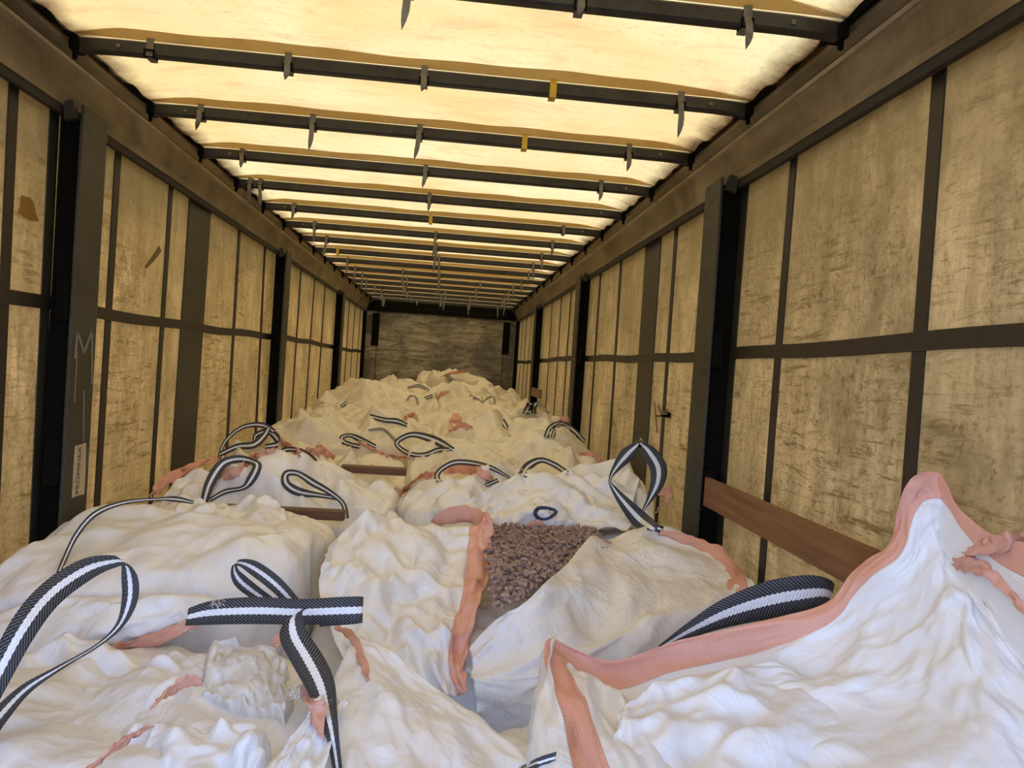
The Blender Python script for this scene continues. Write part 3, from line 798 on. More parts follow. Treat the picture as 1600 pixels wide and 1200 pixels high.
# ================================================================== LOOSE CLOTH, HEMS AND LOOPS
def hem(pts, bag, **k):
    if bag[0] in 'CDEFGHJ' or k.pop('on', 0): k['snap'] = 'on'
    ribbon(pts, BAGS[bag], 'hem_band', mat=M_HEM, thick=.002, n=40, **k)
def loop(pts, bag, **k):
    if bag[0] in 'EFGHJ' and 'snap' not in k: k['snap'] = 'on'
    ribbon(pts, BAGS[bag], 'lifting_loop', **k)
def tuft(px, py, Y, bag, size=.02, n=16, seed=0):
    """frayed white threads where a strap was sewn"""
    rg = R(900+seed); V = []; Fc = []; c = at(px, py, Y)
    for i in range(n):
        d = rg.normal(size=3); d /= np.linalg.norm(d); d[2] = abs(d[2])*.6; d[1] = -abs(d[1])
        s_ = np.cross(d, [0, 0, 1.]); s_ = s_/np.linalg.norm(s_)*.0009; q = rg.normal(size=3)*size*.4; L = size*rg.uniform(.5, 1.4)
        b = len(V)
        for t in (0, .5, 1):
            p = c+q+d*L*t+np.array([0, 0, -.35*size*t*t]); V += [p-s_, p+s_]
        Fc += [(b, b+1, b+3, b+2), (b+2, b+3, b+5, b+4)]
    o = pydata('frayed_thread', V, Fc, M_THREAD, BAGS[bag]); o['kind'] = 'stuff'
    return o
M_THREAD = flat('white_thread', (.85, .83, .80), .7)

# ---- front left bag
patch([[(-80, 975, 2.03), (60, 942, 2.03), (170, 928, 2.03), (260, 922, 2.03), (345, 928, 2.03)],
       [(-80, 1000, 1.97), (60, 965, 1.97), (170, 945, 1.97), (260, 935, 1.98), (340, 936, 1.98)],
       [(-80, 1030, 1.90), (60, 995, 1.92), (170, 975, 1.93), (260, 957, 1.94), (325, 945, 1.95)],
       [(-80, 1050, 1.90), (50, 1028, 1.90), (150, 1008, 1.92), (225, 996, 1.94), (300, 968, 1.95)],
       [(-80, 1055, 1.98), (50, 1036, 1.98), (150, 1018, 1.99), (225, 1004, 2.0), (300, 975, 2.0)]],
      BAGS['A_left'], 'folded_rim', M_BAG, n=50, m=90, comp=.02, rg=R(1), folds=.012, nf=8, hi=.01, lo=-.01)
hem([(175, 1012, 1.95, 8, 80), (215, 1004, 1.93, 18, 78), (270, 988, 1.90, 30, 70), (325, 962, 1.88, 22, 65), (345, 950, 1.88, 10, 65)], 'A_left')
loop([(-22, 1092, 1.35, 40, -35), (30, 992, 1.42, 45, -38), (75, 932, 1.5, 42, -42), (130, 892, 1.58, 36, -58), (172, 878, 1.62, 22, -75), (195, 880, 1.64, 16, -30),
      (203, 905, 1.645, 26, -4), (202, 940, 1.63, 24, -10), (186, 978, 1.6, 12, -25), (150, 1010, 1.55, 6, -50), (90, 1045, 1.45, 9, -60), (40, 1077, 1.4, 18, -55), (0, 1118, 1.33, 28, -50), (-25, 1150, 1.28, 34, -45)],
     'A_left', n=110)
loop([(292, 964, 1.80, 28, 78), (330, 957, 1.80, 38, 84), (400, 954, 1.79, 42, 89), (470, 956, 1.77, 40, 92), (530, 954, 1.76, 42, 90), (558, 953, 1.765, 42, 88),
      (566, 953, 1.78, 40, 88), (555, 956, 1.80, 38, 86), (500, 962, 1.82, 34, 88)], 'A_left', n=90)
loop([(462, 945, 1.84, 20, 50), (430, 912, 1.87, 24, 52), (396, 887, 1.9, 22, 62), (373, 879, 1.92, 10, 70), (366, 888, 1.935, 10, 10),
      (376, 908, 1.94, 22, 45), (410, 934, 1.92, 20, 48), (445, 956, 1.9, 16, 50)], 'A_left', n=70)
loop([(476, 952, 1.72, 14, 40), (458, 966, 1.70, 32, 30), (460, 995, 1.66, 46, 12), (480, 1030, 1.6, 52, 8), (500, 1070, 1.52, 46, 14), (512, 1115, 1.45, 30, 10), (522, 1165, 1.38, 18, 5), (531, 1230, 1.30, 14, 2)], 'A_left', n=80)
hem([(445, 980, 1.80, 6, 20), (437, 995, 1.78, 18, 10), (430, 1010, 1.76, 10, 10)], 'A_left')
hem([(468, 1070, 1.58, 10, 30), (482, 1085, 1.55, 26, 30), (497, 1108, 1.5, 26, 20), (500, 1150, 1.43, 8, 10)], 'A_left')
hem([(236, 1105, 1.46, 8, 50), (262, 1082, 1.5, 22, 60), (290, 1066, 1.53, 24, 70), (318, 1064, 1.55, 8, 80)], 'A_left')
hem([(120, 1215, 1.22, 30, 50), (175, 1172, 1.28, 26, 50), (205, 1152, 1.32, 18, 52), (240, 1135, 1.36, 8, 55)], 'A_left')
tuft(335, 940, 1.79, 'A_left', .018, 40, 1); tuft(465, 1078, 1.55, 'A_left', .016, 50, 2); tuft(290, 975, 1.83, 'A_left', .02, 24, 3)
# crumpled loose lobes lying on the front left bag
patch([[(-60, 1040, 1.86), (40, 1010, 1.86), (120, 1000, 1.86), (200, 1012, 1.86), (290, 1015, 1.84), (350, 1000, 1.85)],
       [(-60, 1080, 1.72), (50, 1050, 1.74), (130, 1030, 1.76), (210, 1035, 1.76), (295, 1020, 1.78), (325, 1012, 1.78)],
       [(-60, 1140, 1.55), (40, 1110, 1.58), (120, 1080, 1.62), (200, 1075, 1.64), (270, 1060, 1.66), (312, 1025, 1.7)],
       [(-60, 1220, 1.36), (30, 1190, 1.38), (100, 1150, 1.44), (170, 1120, 1.5), (230, 1100, 1.52), (280, 1065, 1.58)],
       [(-60, 1320, 1.2), (30, 1290, 1.2), (90, 1240, 1.25), (140, 1190, 1.32), (195, 1150, 1.38), (245, 1110, 1.46)]],
      BAGS['A_left'], 'loose_cloth', M_BAGC, n=100, m=110, comp=.008, rg=R(3), folds=.04, nf=11, hi=.008, lo=-.008, focus=[(0, .9), (.5, 1)], tuck='rb', tk=.08)
patch([[(330, 985, 1.86), (370, 990, 1.86), (420, 1005, 1.84), (450, 1030, 1.8)],
       [(315, 1020, 1.78), (360, 1015, 1.8), (420, 1030, 1.78), (455, 1065, 1.72)],
       [(310, 1060, 1.68), (360, 1070, 1.66), (425, 1080, 1.62), (460, 1110, 1.56)],
       [(300, 1090, 1.62), (360, 1100, 1.58), (420, 1110, 1.54), (450, 1150, 1.48)]],
      BAGS['A_left'], 'loose_cloth', M_BAGD, n=80, m=80, comp=.008, rg=R(4), folds=.022, nf=9, hi=.008, lo=-.008, tuck='tlrb', tk=.05)
patch([[(230, 1125, 1.48), (270, 1112, 1.5), (330, 1108, 1.52), (390, 1108, 1.52), (420, 1130, 1.5)],
       [(200, 1160, 1.38), (260, 1145, 1.42), (330, 1135, 1.44), (395, 1140, 1.44), (415, 1165, 1.42)],
       [(170, 1210, 1.27), (250, 1195, 1.3), (330, 1185, 1.33), (390, 1190, 1.33), (415, 1210, 1.32)],
       [(150, 1290, 1.15), (240, 1280, 1.16), (330, 1270, 1.18), (390, 1270, 1.2), (415, 1280, 1.2)]],
      BAGS['A_left'], 'loose_cloth', M_BAGC, n=80, m=90, comp=.006, rg=R(5), folds=.028, nf=8, hi=.006, lo=-.006, tuck='tlr', tk=.08)
# smooth sheet hanging over the right shoulder of the front left bag
patch([[(546, 985, 1.88), (600, 1012, 1.82), (660, 1052, 1.74), (720, 1098, 1.64), (780, 1150, 1.53), (838, 1206, 1.42)],
       [(545, 1010, 1.80), (592, 1036, 1.75), (645, 1072, 1.68), (702, 1116, 1.58), (755, 1163, 1.49), (805, 1215, 1.39)],
       [(520, 1070, 1.62), (575, 1066, 1.62), (630, 1095, 1.56), (680, 1136, 1.48), (725, 1180, 1.41), (765, 1230, 1.33)],
       [(505, 1140, 1.46), (560, 1130, 1.47), (610, 1160, 1.41), (660, 1200, 1.35), (700, 1240, 1.3), (730, 1280, 1.25)],
       [(470, 1260, 1.25), (540, 1250, 1.26), (600, 1262, 1.25), (650, 1290, 1.22), (690, 1320, 1.18), (720, 1360, 1.14)]],
      BAGS['A_left'], 'side_panel', M_BAGC, n=80, m=90, comp=.01, rg=R(6), folds=.007, nf=9, hi=.008, lo=-.008, focus=[(0, 0), (.4, 0)])
hem([(524, 978, 1.90, 8, 40), (545, 990, 1.89, 14, 30), (560, 1015, 1.86, 14, 15), (570, 1045, 1.78, 12, 10), (575, 1062, 1.72, 6, 10)], 'A_left')
# left part of that panel: crease up to the hanging loop
patch([[(400, 1240, 1.22), (440, 1170, 1.34), (480, 1115, 1.44), (505, 1085, 1.52)],
       [(440, 1250, 1.21), (470, 1180, 1.33), (500, 1125, 1.43), (525, 1090, 1.52)],
       [(500, 1260, 1.2), (515, 1190, 1.31), (530, 1135, 1.42), (548, 1095, 1.5)]],
      BAGS['A_left'], 'side_panel', M_BAGC, n=50, m=50, comp=.03, rg=R(8), folds=.02, nf=6, hi=.01, lo=-.01)

# ---- front right bag: tall open mouth
rim = [(915, 1290, 1.14), (885, 1140, 1.38), (858, 1040, 1.62), (866, 988, 1.78), (950, 1030, 1.76), (1060, 998, 1.75), (1200, 968, 1.71), (1285, 938, 1.68), (1330, 885, 1.66), (1385, 848, 1.61), (1405, 790, 1.58), (1428, 745, 1.57), (1476, 741, 1.56), (1512, 790, 1.50), (1610, 838, 1.38), (1700, 850, 1.28)]
in1 = [(985, 1290, 1.13), (940, 1150, 1.36), (905, 1060, 1.60), (896, 1022, 1.74), (958, 1064, 1.73), (1065, 1036, 1.72), (1200, 1006, 1.68), (1290, 972, 1.65), (1348, 915, 1.63), (1408, 868, 1.59), (1426, 815, 1.57), (1444, 785, 1.56), (1474, 782, 1.55), (1500, 822, 1.49), (1560, 872, 1.38), (1680, 920, 1.26)]
in2 = [(1050, 1290, 1.13), (995, 1165, 1.34), (955, 1090, 1.55), (945, 1062, 1.66), (990, 1084, 1.66), (1085, 1068, 1.66), (1205, 1046, 1.62), (1305, 1015, 1.6), (1372, 960, 1.59), (1425, 915, 1.56), (1446, 868, 1.55), (1462, 840, 1.54), (1484, 840, 1.53), (1505, 880, 1.47), (1555, 950, 1.37), (1680, 1000, 1.25)]
in3 = [(1110, 1290, 1.12), (1050, 1190, 1.3), (1010, 1130, 1.45), (1010, 1110, 1.52), (1050, 1110, 1.54), (1130, 1095, 1.54), (1230, 1080, 1.52), (1320, 1060, 1.5), (1390, 1030, 1.49), (1440, 990, 1.47), (1470, 950, 1.46), (1490, 930, 1.45), (1515, 935, 1.44), (1545, 965, 1.39), (1600, 1030, 1.3), (1700, 1070, 1.2)]
in4 = [(1130, 1330, 1.1), (1090, 1240, 1.22), (1070, 1190, 1.3), (1075, 1170, 1.35), (1110, 1165, 1.38), (1180, 1150, 1.4), (1260, 1140, 1.4), (1340, 1130, 1.38), (1400, 1110, 1.37), (1450, 1080, 1.36), (1490, 1050, 1.34), (1520, 1040, 1.32), (1550, 1045, 1.3), (1590, 1070, 1.26), (1650, 1120, 1.2), (1740, 1150, 1.12)]
in5 = [(1150, 1380, 1.06), (1130, 1320, 1.1), (1130, 1290, 1.14), (1140, 1280, 1.17), (1170, 1280, 1.18), (1220, 1270, 1.19), (1290, 1260, 1.2), (1360, 1250, 1.2), (1420, 1240, 1.19), (1470, 1220, 1.18), (1520, 1200, 1.17), (1560, 1190, 1.16), (1600, 1190, 1.14), (1640, 1210, 1.12), (1700, 1240, 1.08), (1780, 1260, 1.02)]
in6 = [(x_+20, y_+170, Y_-.09) for x_, y_, Y_ in in5]
patch([rim, in1, in2, in3, in4, in5, in6], BAGS['A_right'], 'bag_mouth', M_BAGC, n=181, m=210, comp=.008, rg=R(12), folds=.024, nf=13, hi=.008, lo=-.008, split=30,
      focus=[(.45, .62), (.5, .75), (.3, .9)])
patch([rim[3::-1], [(848, 1008, 1.80), (838, 1056, 1.64), (834, 1150, 1.40), (845, 1300, 1.15)], [(842, 1060, 1.86), (830, 1110, 1.70), (832, 1200, 1.45), (850, 1330, 1.2)],
       [(850, 1150, 1.90), (845, 1190, 1.74), (850, 1260, 1.5), (870, 1380, 1.25)]],
      BAGS['A_right'], 'side_panel', M_BAGC, n=50, m=70, comp=.015, rg=R(13), folds=.008, nf=5, hi=.008, lo=-.008)
# loose inner lining lobes in the mouth
patch([[(965, 1110, 1.47), (1030, 1060, 1.54), (1130, 1040, 1.58), (1240, 1036, 1.6), (1340, 1072, 1.56), (1425, 1100, 1.5)],
       [(960, 1150, 1.38), (1040, 1100, 1.46), (1140, 1080, 1.5), (1240, 1070, 1.52), (1350, 1100, 1.48), (1428, 1130, 1.44)],
       [(970, 1210, 1.28), (1060, 1170, 1.34), (1150, 1150, 1.37), (1250, 1140, 1.39), (1350, 1150, 1.38), (1420, 1170, 1.36)],
       [(990, 1290, 1.16), (1080, 1260, 1.2), (1170, 1240, 1.22), (1260, 1230, 1.24), (1340, 1220, 1.26), (1390, 1220, 1.27)],
       [(1010, 1400, 1.02), (1100, 1380, 1.04), (1190, 1360, 1.06), (1270, 1340, 1.08), (1330, 1320, 1.1), (1370, 1300, 1.13)]],
      BAGS['A_right'], 'inner_lining', M_BAGC, n=90, m=110, comp=.006, rg=R(14), folds=.03, nf=8, hi=.006, lo=-.006, focus=[(.1, .5), (.6, .9)])
patch([[(1425, 1110, 1.44), (1490, 1060, 1.48), (1560, 1040, 1.48), (1640, 1040, 1.44)],
       [(1430, 1160, 1.34), (1500, 1120, 1.38), (1570, 1100, 1.38), (1650, 1100, 1.34)],
       [(1440, 1230, 1.22), (1510, 1200, 1.26), (1580, 1190, 1.26), (1660, 1190, 1.22)],
       [(1450, 1320, 1.1), (1520, 1290, 1.13), (1600, 1290, 1.12), (1680, 1290, 1.1)]],
      BAGS['A_right'], 'inner_lining', M_BAGC, n=70, m=70, comp=.008, rg=R(15), folds=.03, nf=7, hi=.008, lo=-.008)
hem([(1508, 862, 1.46, 10, 40), (1528, 856, 1.44, 22, 70), (1560, 848, 1.41, 30, 85), (1600, 842, 1.38, 20, 95)], 'A_right')
hem([(1490, 880, 1.50, 12, 90), (1515, 882, 1.47, 26, 80), (1545, 895, 1.44, 18, 50), (1575, 925, 1.40, 14, 40), (1610, 958, 1.36, 16, 40)], 'A_right')
tuft(1545, 880, 1.42, 'A_right', .022, 30, 5)
loop([(1030, 1012, 1.88, 6, 115), (1080, 984, 1.87, 24, 118), (1135, 958, 1.86, 44, 112), (1200, 938, 1.85, 58, 102), (1255, 928, 1.84, 58, 92), (1288, 926, 1.84, 46, 82),
      (1298, 936, 1.86, 38, 78), (1270, 962, 1.89, 34, 90), (1220, 985, 1.92, 26, 100)], 'A_right', n=90, snap=None)
loop([(812, 1205, 1.62, 14, 60), (840, 1192, 1.6, 18, 70), (868, 1183, 1.58, 16, 80)], 'A_right', n=30)

# ---- smooth bag at the left
loop([(80, 925, 2.2, 8, 150), (98, 880, 2.24, 8, 150), (120, 835, 2.30, 9, 142), (150, 802, 2.36, 9, 125), (195, 785, 2.45, 7, 102), (245, 780, 2.55, 5, 92), (275, 780, 2.62, 9, 80), (302, 785, 2.68, 5, 70)], 'B_left', n=80)
patch([[(260, 792, 2.75), (300, 778, 2.85), (350, 788, 2.85), (400, 775, 2.9), (440, 797, 2.9), (480, 806, 2.9)],
       [(262, 812, 2.6), (300, 812, 2.62), (350, 822, 2.62), (400, 800, 2.7), (440, 818, 2.62), (480, 826, 2.6)],
       [(270, 835, 2.45), (310, 845, 2.42), (355, 850, 2.42), (410, 828, 2.5), (440, 838, 2.4), (480, 846, 2.38)]],
      BAGS['B_left'], 'loose_cloth', M_BAG, n=60, m=100, comp=.02, rg=R(21), folds=.04, nf=16, hi=.02, lo=-.02, focus=[(.3, .15), (.5, .5)], tuck='lrb', tk=.05)

# ---- open bag with pellets
PL = [[(512, 850, 2.45), (560, 802, 2.62), (632, 800, 2.72), (733, 824, 2.80), (764, 812, 2.82)],
      [(503, 885, 2.34), (570, 860, 2.48), (650, 855, 2.55), (731, 868, 2.60), (763, 860, 2.62)],
      [(503, 930, 2.24), (570, 910, 2.32), (650, 905, 2.38), (724, 915, 2.40), (757, 905, 2.42)],
      [(518, 985, 2.12), (580, 965, 2.18), (650, 955, 2.22), (710, 960, 2.22), (746, 950, 2.24)],
      [(550, 1030, 2.03), (600, 1012, 2.08), (660, 1006, 2.1), (702, 1008, 2.1), (736, 1000, 2.13)],
      [(590, 1075, 1.99), (640, 1062, 2.0), (675, 1052, 2.02), (702, 1050, 2.02), (729, 1045, 2.04)],
      [(640, 1120, 1.98), (680, 1108, 1.97), (700, 1100, 1.97), (716, 1094, 1.97), (730, 1090, 1.98)]]
patch(PL, BAGS['B_right'], 'bag_mouth', M_BAG, n=120, m=121, comp=.045, rg=R(22), folds=.035, nf=26, hi=.014, lo=-.014, split_cols=30, focus=[(.1, .5), (.4, .2)])
hem([(676, 818, 2.98, 16, 110), (700, 806, 2.95, 24, 95), (735, 804, 2.90, 26, 80), (758, 818, 2.84, 26, 45), (764, 840, 2.74, 14, 20)], 'B_right')
PR = [[(726, 1004, 2.10), (770, 968, 2.12), (815, 945, 2.14), (860, 905, 2.30), (885, 878, 2.45), (915, 845, 2.70), (945, 830, 2.86), (1000, 826, 2.95), (1060, 836, 2.95)],
      [(735, 1030, 2.05), (790, 990, 2.08), (850, 960, 2.14), (900, 930, 2.28), (940, 900, 2.42), (970, 875, 2.60), (1005, 858, 2.72), (1060, 855, 2.8), (1115, 868, 2.8)],
      [(735, 1052, 2.02), (800, 1048, 2.02), (870, 1022, 2.07), (930, 990, 2.15), (990, 950, 2.26), (1030, 925, 2.38), (1070, 905, 2.48), (1120, 900, 2.52), (1165, 905, 2.52)],
      [(740, 1062, 2.0), (810, 1066, 1.99), (880, 1048, 2.0), (940, 1014, 2.06), (1000, 985, 2.14), (1060, 960, 2.22), (1110, 940, 2.28), (1150, 930, 2.33), (1188, 928, 2.35)],
      [(745, 1110, 2.02), (812, 1115, 2.01), (884, 1105, 2.02), (950, 1080, 2.07), (1012, 1060, 2.14), (1080, 1030, 2.2), (1130, 1005, 2.25), (1165, 990, 2.28), (1196, 980, 2.3)],
      [(745, 1180, 2.04), (812, 1190, 2.03), (884, 1180, 2.04), (950, 1160, 2.08), (1012, 1130, 2.15), (1080, 1100, 2.2), (1130, 1070, 2.25), (1165, 1050, 2.28), (1196, 1040, 2.3)]]
patch(PR, BAGS['B_right'], 'bag_mouth', M_BAG, n=110, m=130, comp=.012, rg=R(23), folds=.020, nf=9, hi=.010, lo=-.010, focus=[(.5, .95), (.2, .7)])
hem([(1032, 832, 2.96, 10, 70), (1075, 845, 2.9, 20, 62), (1112, 864, 2.83, 26, 52), (1142, 890, 2.68, 28, 35), (1156, 922, 2.5, 26, 18)], 'B_right')

M_PEL = None
def mat_pellet():
    t = NT('feed_pellet'); o = t.n('ShaderNodeNewGeometry'); rnd = o.outputs['Random Per Island']
    n = t.noise(t.world(), 180, 3)
    c = t.mix(rnd, (.27, .18, .145), (.46, .33, .275))
    c = t.mix(t.ramp(n, [(.35, .6), (.6, 0)]), c, (.12, .075, .055))
    return t.done(t.bsdf(Base_Color=c, Roughness=.6, Normal=t.bump(n, .3, .002)))
def pellets():
    rg = R(77); V = []; Fc = []; K = 8
    def zsurf(x, y): return 1.050+.010*np.sin(x*9+1)*np.sin(y*7)+.02*(y-2.3)
    cnt = 0
    for yy in np.arange(2.08, 3.10, .0165):
        for xx in np.arange(.30, 1.02, .0185):
            if xx < .305 or yy < 2.11 or xx > min(.34+(yy-2.12)*.66, .78): continue
            for lay in range(1 + (rg.random() < .35)):
                x = xx+rg.normal()*.006; y = yy+rg.normal()*.006; z = zsurf(x, y)+rg.uniform(-.008, .006)+lay*.010
                th = rg.uniform(0, np.pi); ph = rg.normal()*.35
                d = np.array([math.cos(th)*math.cos(ph), math.sin(th)*math.cos(ph), math.sin(ph)])
                a = np.cross(d, [0, 0, 1.]); a /= np.linalg.norm(a); b = np.cross(d, a)
                L = rg.uniform(.008, .0145); r_ = rg.uniform(.0062, .0072); base = len(V)
                for t, q in ((-L, .75), (-L+.002, 1), (L-.002, 1), (L, .75)):
                    for k in range(K):
                        an = 2*np.pi*k/K; V.append(np.array([x, y, z])+d*t+(a*math.cos(an)+b*math.sin(an))*r_*q)
                for j in range(3):
                    for k in range(K): Fc.append((base+j*K+k, base+j*K+(k+1) % K, base+(j+1)*K+(k+1) % K, base+(j+1)*K+k))
                Fc += [tuple(base+k for k in range(K))[::-1], tuple(base+3*K+k for k in range(K))]
                cnt += 1
    me = bpy.data.meshes.new('feed_pellets'); me.from_pydata([tuple(map(float, v)) for v in V], [], Fc); me.update()
    o = mesh_obj('feed_pellets', me, None, mat_pellet())
    props(o, 'brown cylindrical feed pellets heaped in the open white bag', 'pellets', kind='stuff')
pellets()

# ---- bag behind the pellets
loop([(1022, 828, 3.12, 26, 20), (1000, 812, 3.13, 28, 38), (978, 788, 3.15, 20, 42), (960, 765, 3.17, 10, 35), (953, 750, 3.18, 4, 0), (962, 732, 3.2, 12, -35), (980, 710, 3.2, 22, -40), (998, 693, 3.2, 10, -45)], 'C_right', n=80)
loop([(1000, 692, 3.2, 8, 40), (1014, 706, 3.2, 22, 35), (1028, 730, 3.2, 27, 8), (1027, 755, 3.19, 22, -8), (1014, 782, 3.17, 9, -20), (1004, 800, 3.15, 4, -5), (1006, 815, 3.12, 10, 30), (1035, 828, 3.1, 12, 70)], 'C_right', n=80)
tuft(999, 688, 3.2, 'C_right', .015, 16, 8)
loop([(797, 747, 3.95, 4, 70), (762, 729, 4.0, 8, 78), (716, 722, 4.02, 9, 92), (690, 733, 4.0, 8, 140), (683, 747, 3.97, 9, 180), (698, 761, 3.93, 8, 225), (725, 768, 3.9, 6, 265), (757, 759, 3.9, 6, 292), (778, 750, 3.92, 6, 300)], 'C_right', n=90)
loop([(816, 743, 3.9, 15, 165), (826, 728, 3.95, 14, 135), (845, 719, 4.0, 9, 98), (866, 726, 4.0, 9, 68), (886, 739, 3.95, 9, 62)], 'C_right', n=50)
hem([(812, 832, 3.17, 6, 60), (826, 824, 3.17, 14, 80), (843, 820, 3.17, 16, 90), (858, 828, 3.17, 8, 110)], 'C_right')
hem([(1030, 770, 3.4, 8, 60), (1040, 768, 3.38, 20, 70), (1046, 778, 3.35, 10, 20), (1025, 800, 3.3, 6, 40)], 'C_right')
M_BLUE = flat('dark_blue_print', (.03, .05, .12), .6)
ribbon([(868, 797, 3.16, 5, 100), (855, 794, 3.165, 5, 90), (842, 794, 3.165, 6, 110), (836, 802, 3.16, 6, 170), (842, 810, 3.155, 5, 230), (853, 811, 3.155, 4, 275), (862, 807, 3.155, 5, 300), (869, 800, 3.155, 5, 360), (864, 796, 3.155, 4, 440)], BAGS['C_right'], 'printed_ring', mat=M_BLUE, thick=.001, snap='on', label='dark blue printed ring')
patch([[(690, 812, 3.12), (740, 775, 3.25), (790, 748, 3.45), (850, 740, 3.6), (900, 745, 3.6), (960, 750, 3.6), (1010, 745, 3.65)],
       [(740, 830, 3.1), (765, 800, 3.17), (800, 775, 3.28), (850, 768, 3.35), (900, 765, 3.4), (950, 775, 3.38), (1000, 785, 3.35)],
       [(760, 845, 3.09), (790, 822, 3.12), (820, 805, 3.16), (858, 800, 3.18), (900, 800, 3.2), (950, 805, 3.2), (1000, 812, 3.18)],
       [(765, 858, 3.08), (800, 845, 3.08), (830, 840, 3.09), (860, 840, 3.1), (900, 835, 3.11), (940, 832, 3.12), (990, 835, 3.12)]],
      BAGS['C_right'], 'loose_cloth', M_BAGC, n=80, m=120, comp=.02, rg=R(31), folds=.045, nf=22, hi=.015, lo=-.02, focus=[(.3, .5), (.1, .7)])
# ---- behind the smooth bag
loop([(319, 784, 3.3, 12, 165), (326, 760, 3.33, 16, 155), (338, 737, 3.36, 17, 145), (352, 722, 3.4, 14, 120), (375, 717, 3.42, 12, 95), (394, 721, 3.43, 10, 60), (402, 728, 3.43, 14, 5), (393, 748, 3.41, 15, -20), (380, 762, 3.39, 8, -45), (352, 768, 3.36, 8, -65), (328, 781, 3.33, 6, -60)], 'C_left', n=90)
loop([(541, 810, 3.2, 9, 8), (536, 787, 3.23, 8, 18), (515, 769, 3.26, 9, 52), (490, 755, 3.3, 12, 50), (466, 740, 3.33, 9, 72), (448, 740, 3.34, 11, 125), (447, 755, 3.32, 14, 195), (466, 768, 3.3, 14, 240), (500, 774, 3.27, 8, 268), (526, 778, 3.26, 7, 262)], 'C_left', n=90)
hem([(234, 774, 3.4, 8, 120), (258, 752, 3.55, 15, 122), (298, 731, 3.8, 13, 118), (336, 715, 4.1, 8, 118)], 'C_left')
hem([(632, 774, 3.5, 10, 10), (640, 756, 3.6, 18, 35), (660, 744, 3.7, 14, 65), (680, 740, 3.75, 8, 80)], 'C_left')
patch([[(235, 778, 3.35), (300, 750, 3.55), (360, 765, 3.6), (420, 740, 3.7), (500, 738, 3.75), (600, 755, 3.7)],
       [(240, 790, 3.25), (300, 785, 3.3), (370, 785, 3.35), (430, 762, 3.5), (510, 765, 3.5), (620, 775, 3.45)],
       [(260, 805, 3.15), (310, 805, 3.16), (380, 805, 3.17), (440, 792, 3.3), (530, 795, 3.3), (640, 800, 3.25)]],
      BAGS['C_left'], 'loose_cloth', M_BAG, n=70, m=130, comp=.02, rg=R(33), folds=.045, nf=24, hi=.015, lo=-.02, focus=[(.5, .3), (.4, .7)], tuck='lrb')
loop([(503, 734, 4.3, 9, 52), (484, 714, 4.33, 10, 52), (464, 703, 4.36, 8, 72), (443, 704, 4.38, 8, 120), (446, 720, 4.36, 9, 205), (464, 731, 4.33, 8, 235)], 'D_left', n=50)
loop([(342, 717, 4.5, 6, 150), (352, 690, 4.6, 6, 135), (378, 668, 4.7, 7, 108), (408, 664, 4.72, 9, 85), (428, 674, 4.7, 8, 55)], 'D_left', n=60)
loop([(343, 710, 4.5, 8, 120), (370, 698, 4.55, 10, 95), (396, 695, 4.6, 12, 110), (412, 682, 4.65, 11, 140), (420, 669, 4.7, 8, 150)], 'D_left', n=60)
loop([(398, 690, 4.72, 8, 150), (400, 680, 4.74, 8, 130), (418, 674, 4.74, 10, 90), (432, 684, 4.7, 14, 70), (434, 694, 4.68, 12, 80), (414, 698, 4.66, 7, 90)], 'D_left', n=50)
hem([(342, 744, 3.95, 10, 90), (372, 734, 4.05, 22, 90), (398, 716, 4.2, 22, 75), (428, 706, 4.3, 12, 80)], 'D_left')
hem([(426, 668, 5.0, 8, 150), (438, 682, 4.9, 20, 140), (452, 700, 4.75, 22, 120), (470, 712, 4.6, 12, 90)], 'D_left')
hem([(476, 706, 4.7, 16, 85), (500, 708, 4.65, 16, 75), (522, 718, 4.55, 8, 60)], 'D_left')
loop([(708, 703, 4.95, 8, 60), (680, 688, 5.0, 13, 65), (646, 679, 5.05, 9, 88), (624, 687, 5.07, 8, 130), (621, 696, 5.05, 8, 190), (638, 708, 5.0, 8, 238), (662, 711, 4.97, 8, 272), (686, 703, 4.95, 9, 288), (702, 703, 4.93, 8, 270)], 'D_right', n=80)
hem([(694, 738, 4.3, 10, 90), (716, 735, 4.3, 20, 90), (745, 738, 4.3, 22, 85), (770, 748, 4.25, 8, 70)], 'D_right')
hem([(560, 690, 5.2, 4, 90), (600, 710, 5.1, 5, 70), (640, 716, 5.0, 4, 80)], 'D_right')
hem([(905, 708, 4.8, 4, 90), (930, 714, 4.75, 12, 80), (938, 722, 4.7, 6, 30)], 'D_right')
loop([(587, 698, 5.3, 7, 75), (562, 686, 5.36, 9, 70), (546, 680, 5.4, 6, 85), (534, 684, 5.4, 8, 150), (540, 692, 5.37, 8, 235), (562, 698, 5.34, 7, 262)], 'E_left', n=50)
loop([(576, 672, 5.6, 3, 90), (598, 671, 5.6, 4, 80), (612, 682, 5.55, 4, 55), (621, 692, 5.5, 4, 45)], 'E_left', n=40)
hem([(494, 698, 5.45, 6, 90), (505, 704, 5.4, 14, 80), (518, 712, 5.35, 4, 60)], 'E_left')
loop([(853, 683, 5.35, 8, 160), (860, 668, 5.4, 8, 142), (876, 661, 5.45, 6, 95), (896, 672, 5.42, 8, 55), (913, 690, 5.38, 6, 50)], 'E_right', n=50)
loop([(863, 683, 5.33, 6, 165), (868, 670, 5.36, 6, 150), (876, 663, 5.4, 5, 110)], 'E_right', n=30)
hem([(706, 672, 5.5, 10, 0), (712, 658, 5.6, 18, 0), (712, 646, 5.7, 10, 0)], 'E_right'); hem([(706, 670, 5.5, 6, 90), (724, 666, 5.5, 12, 90), (738, 668, 5.5, 4, 90)], 'E_right')
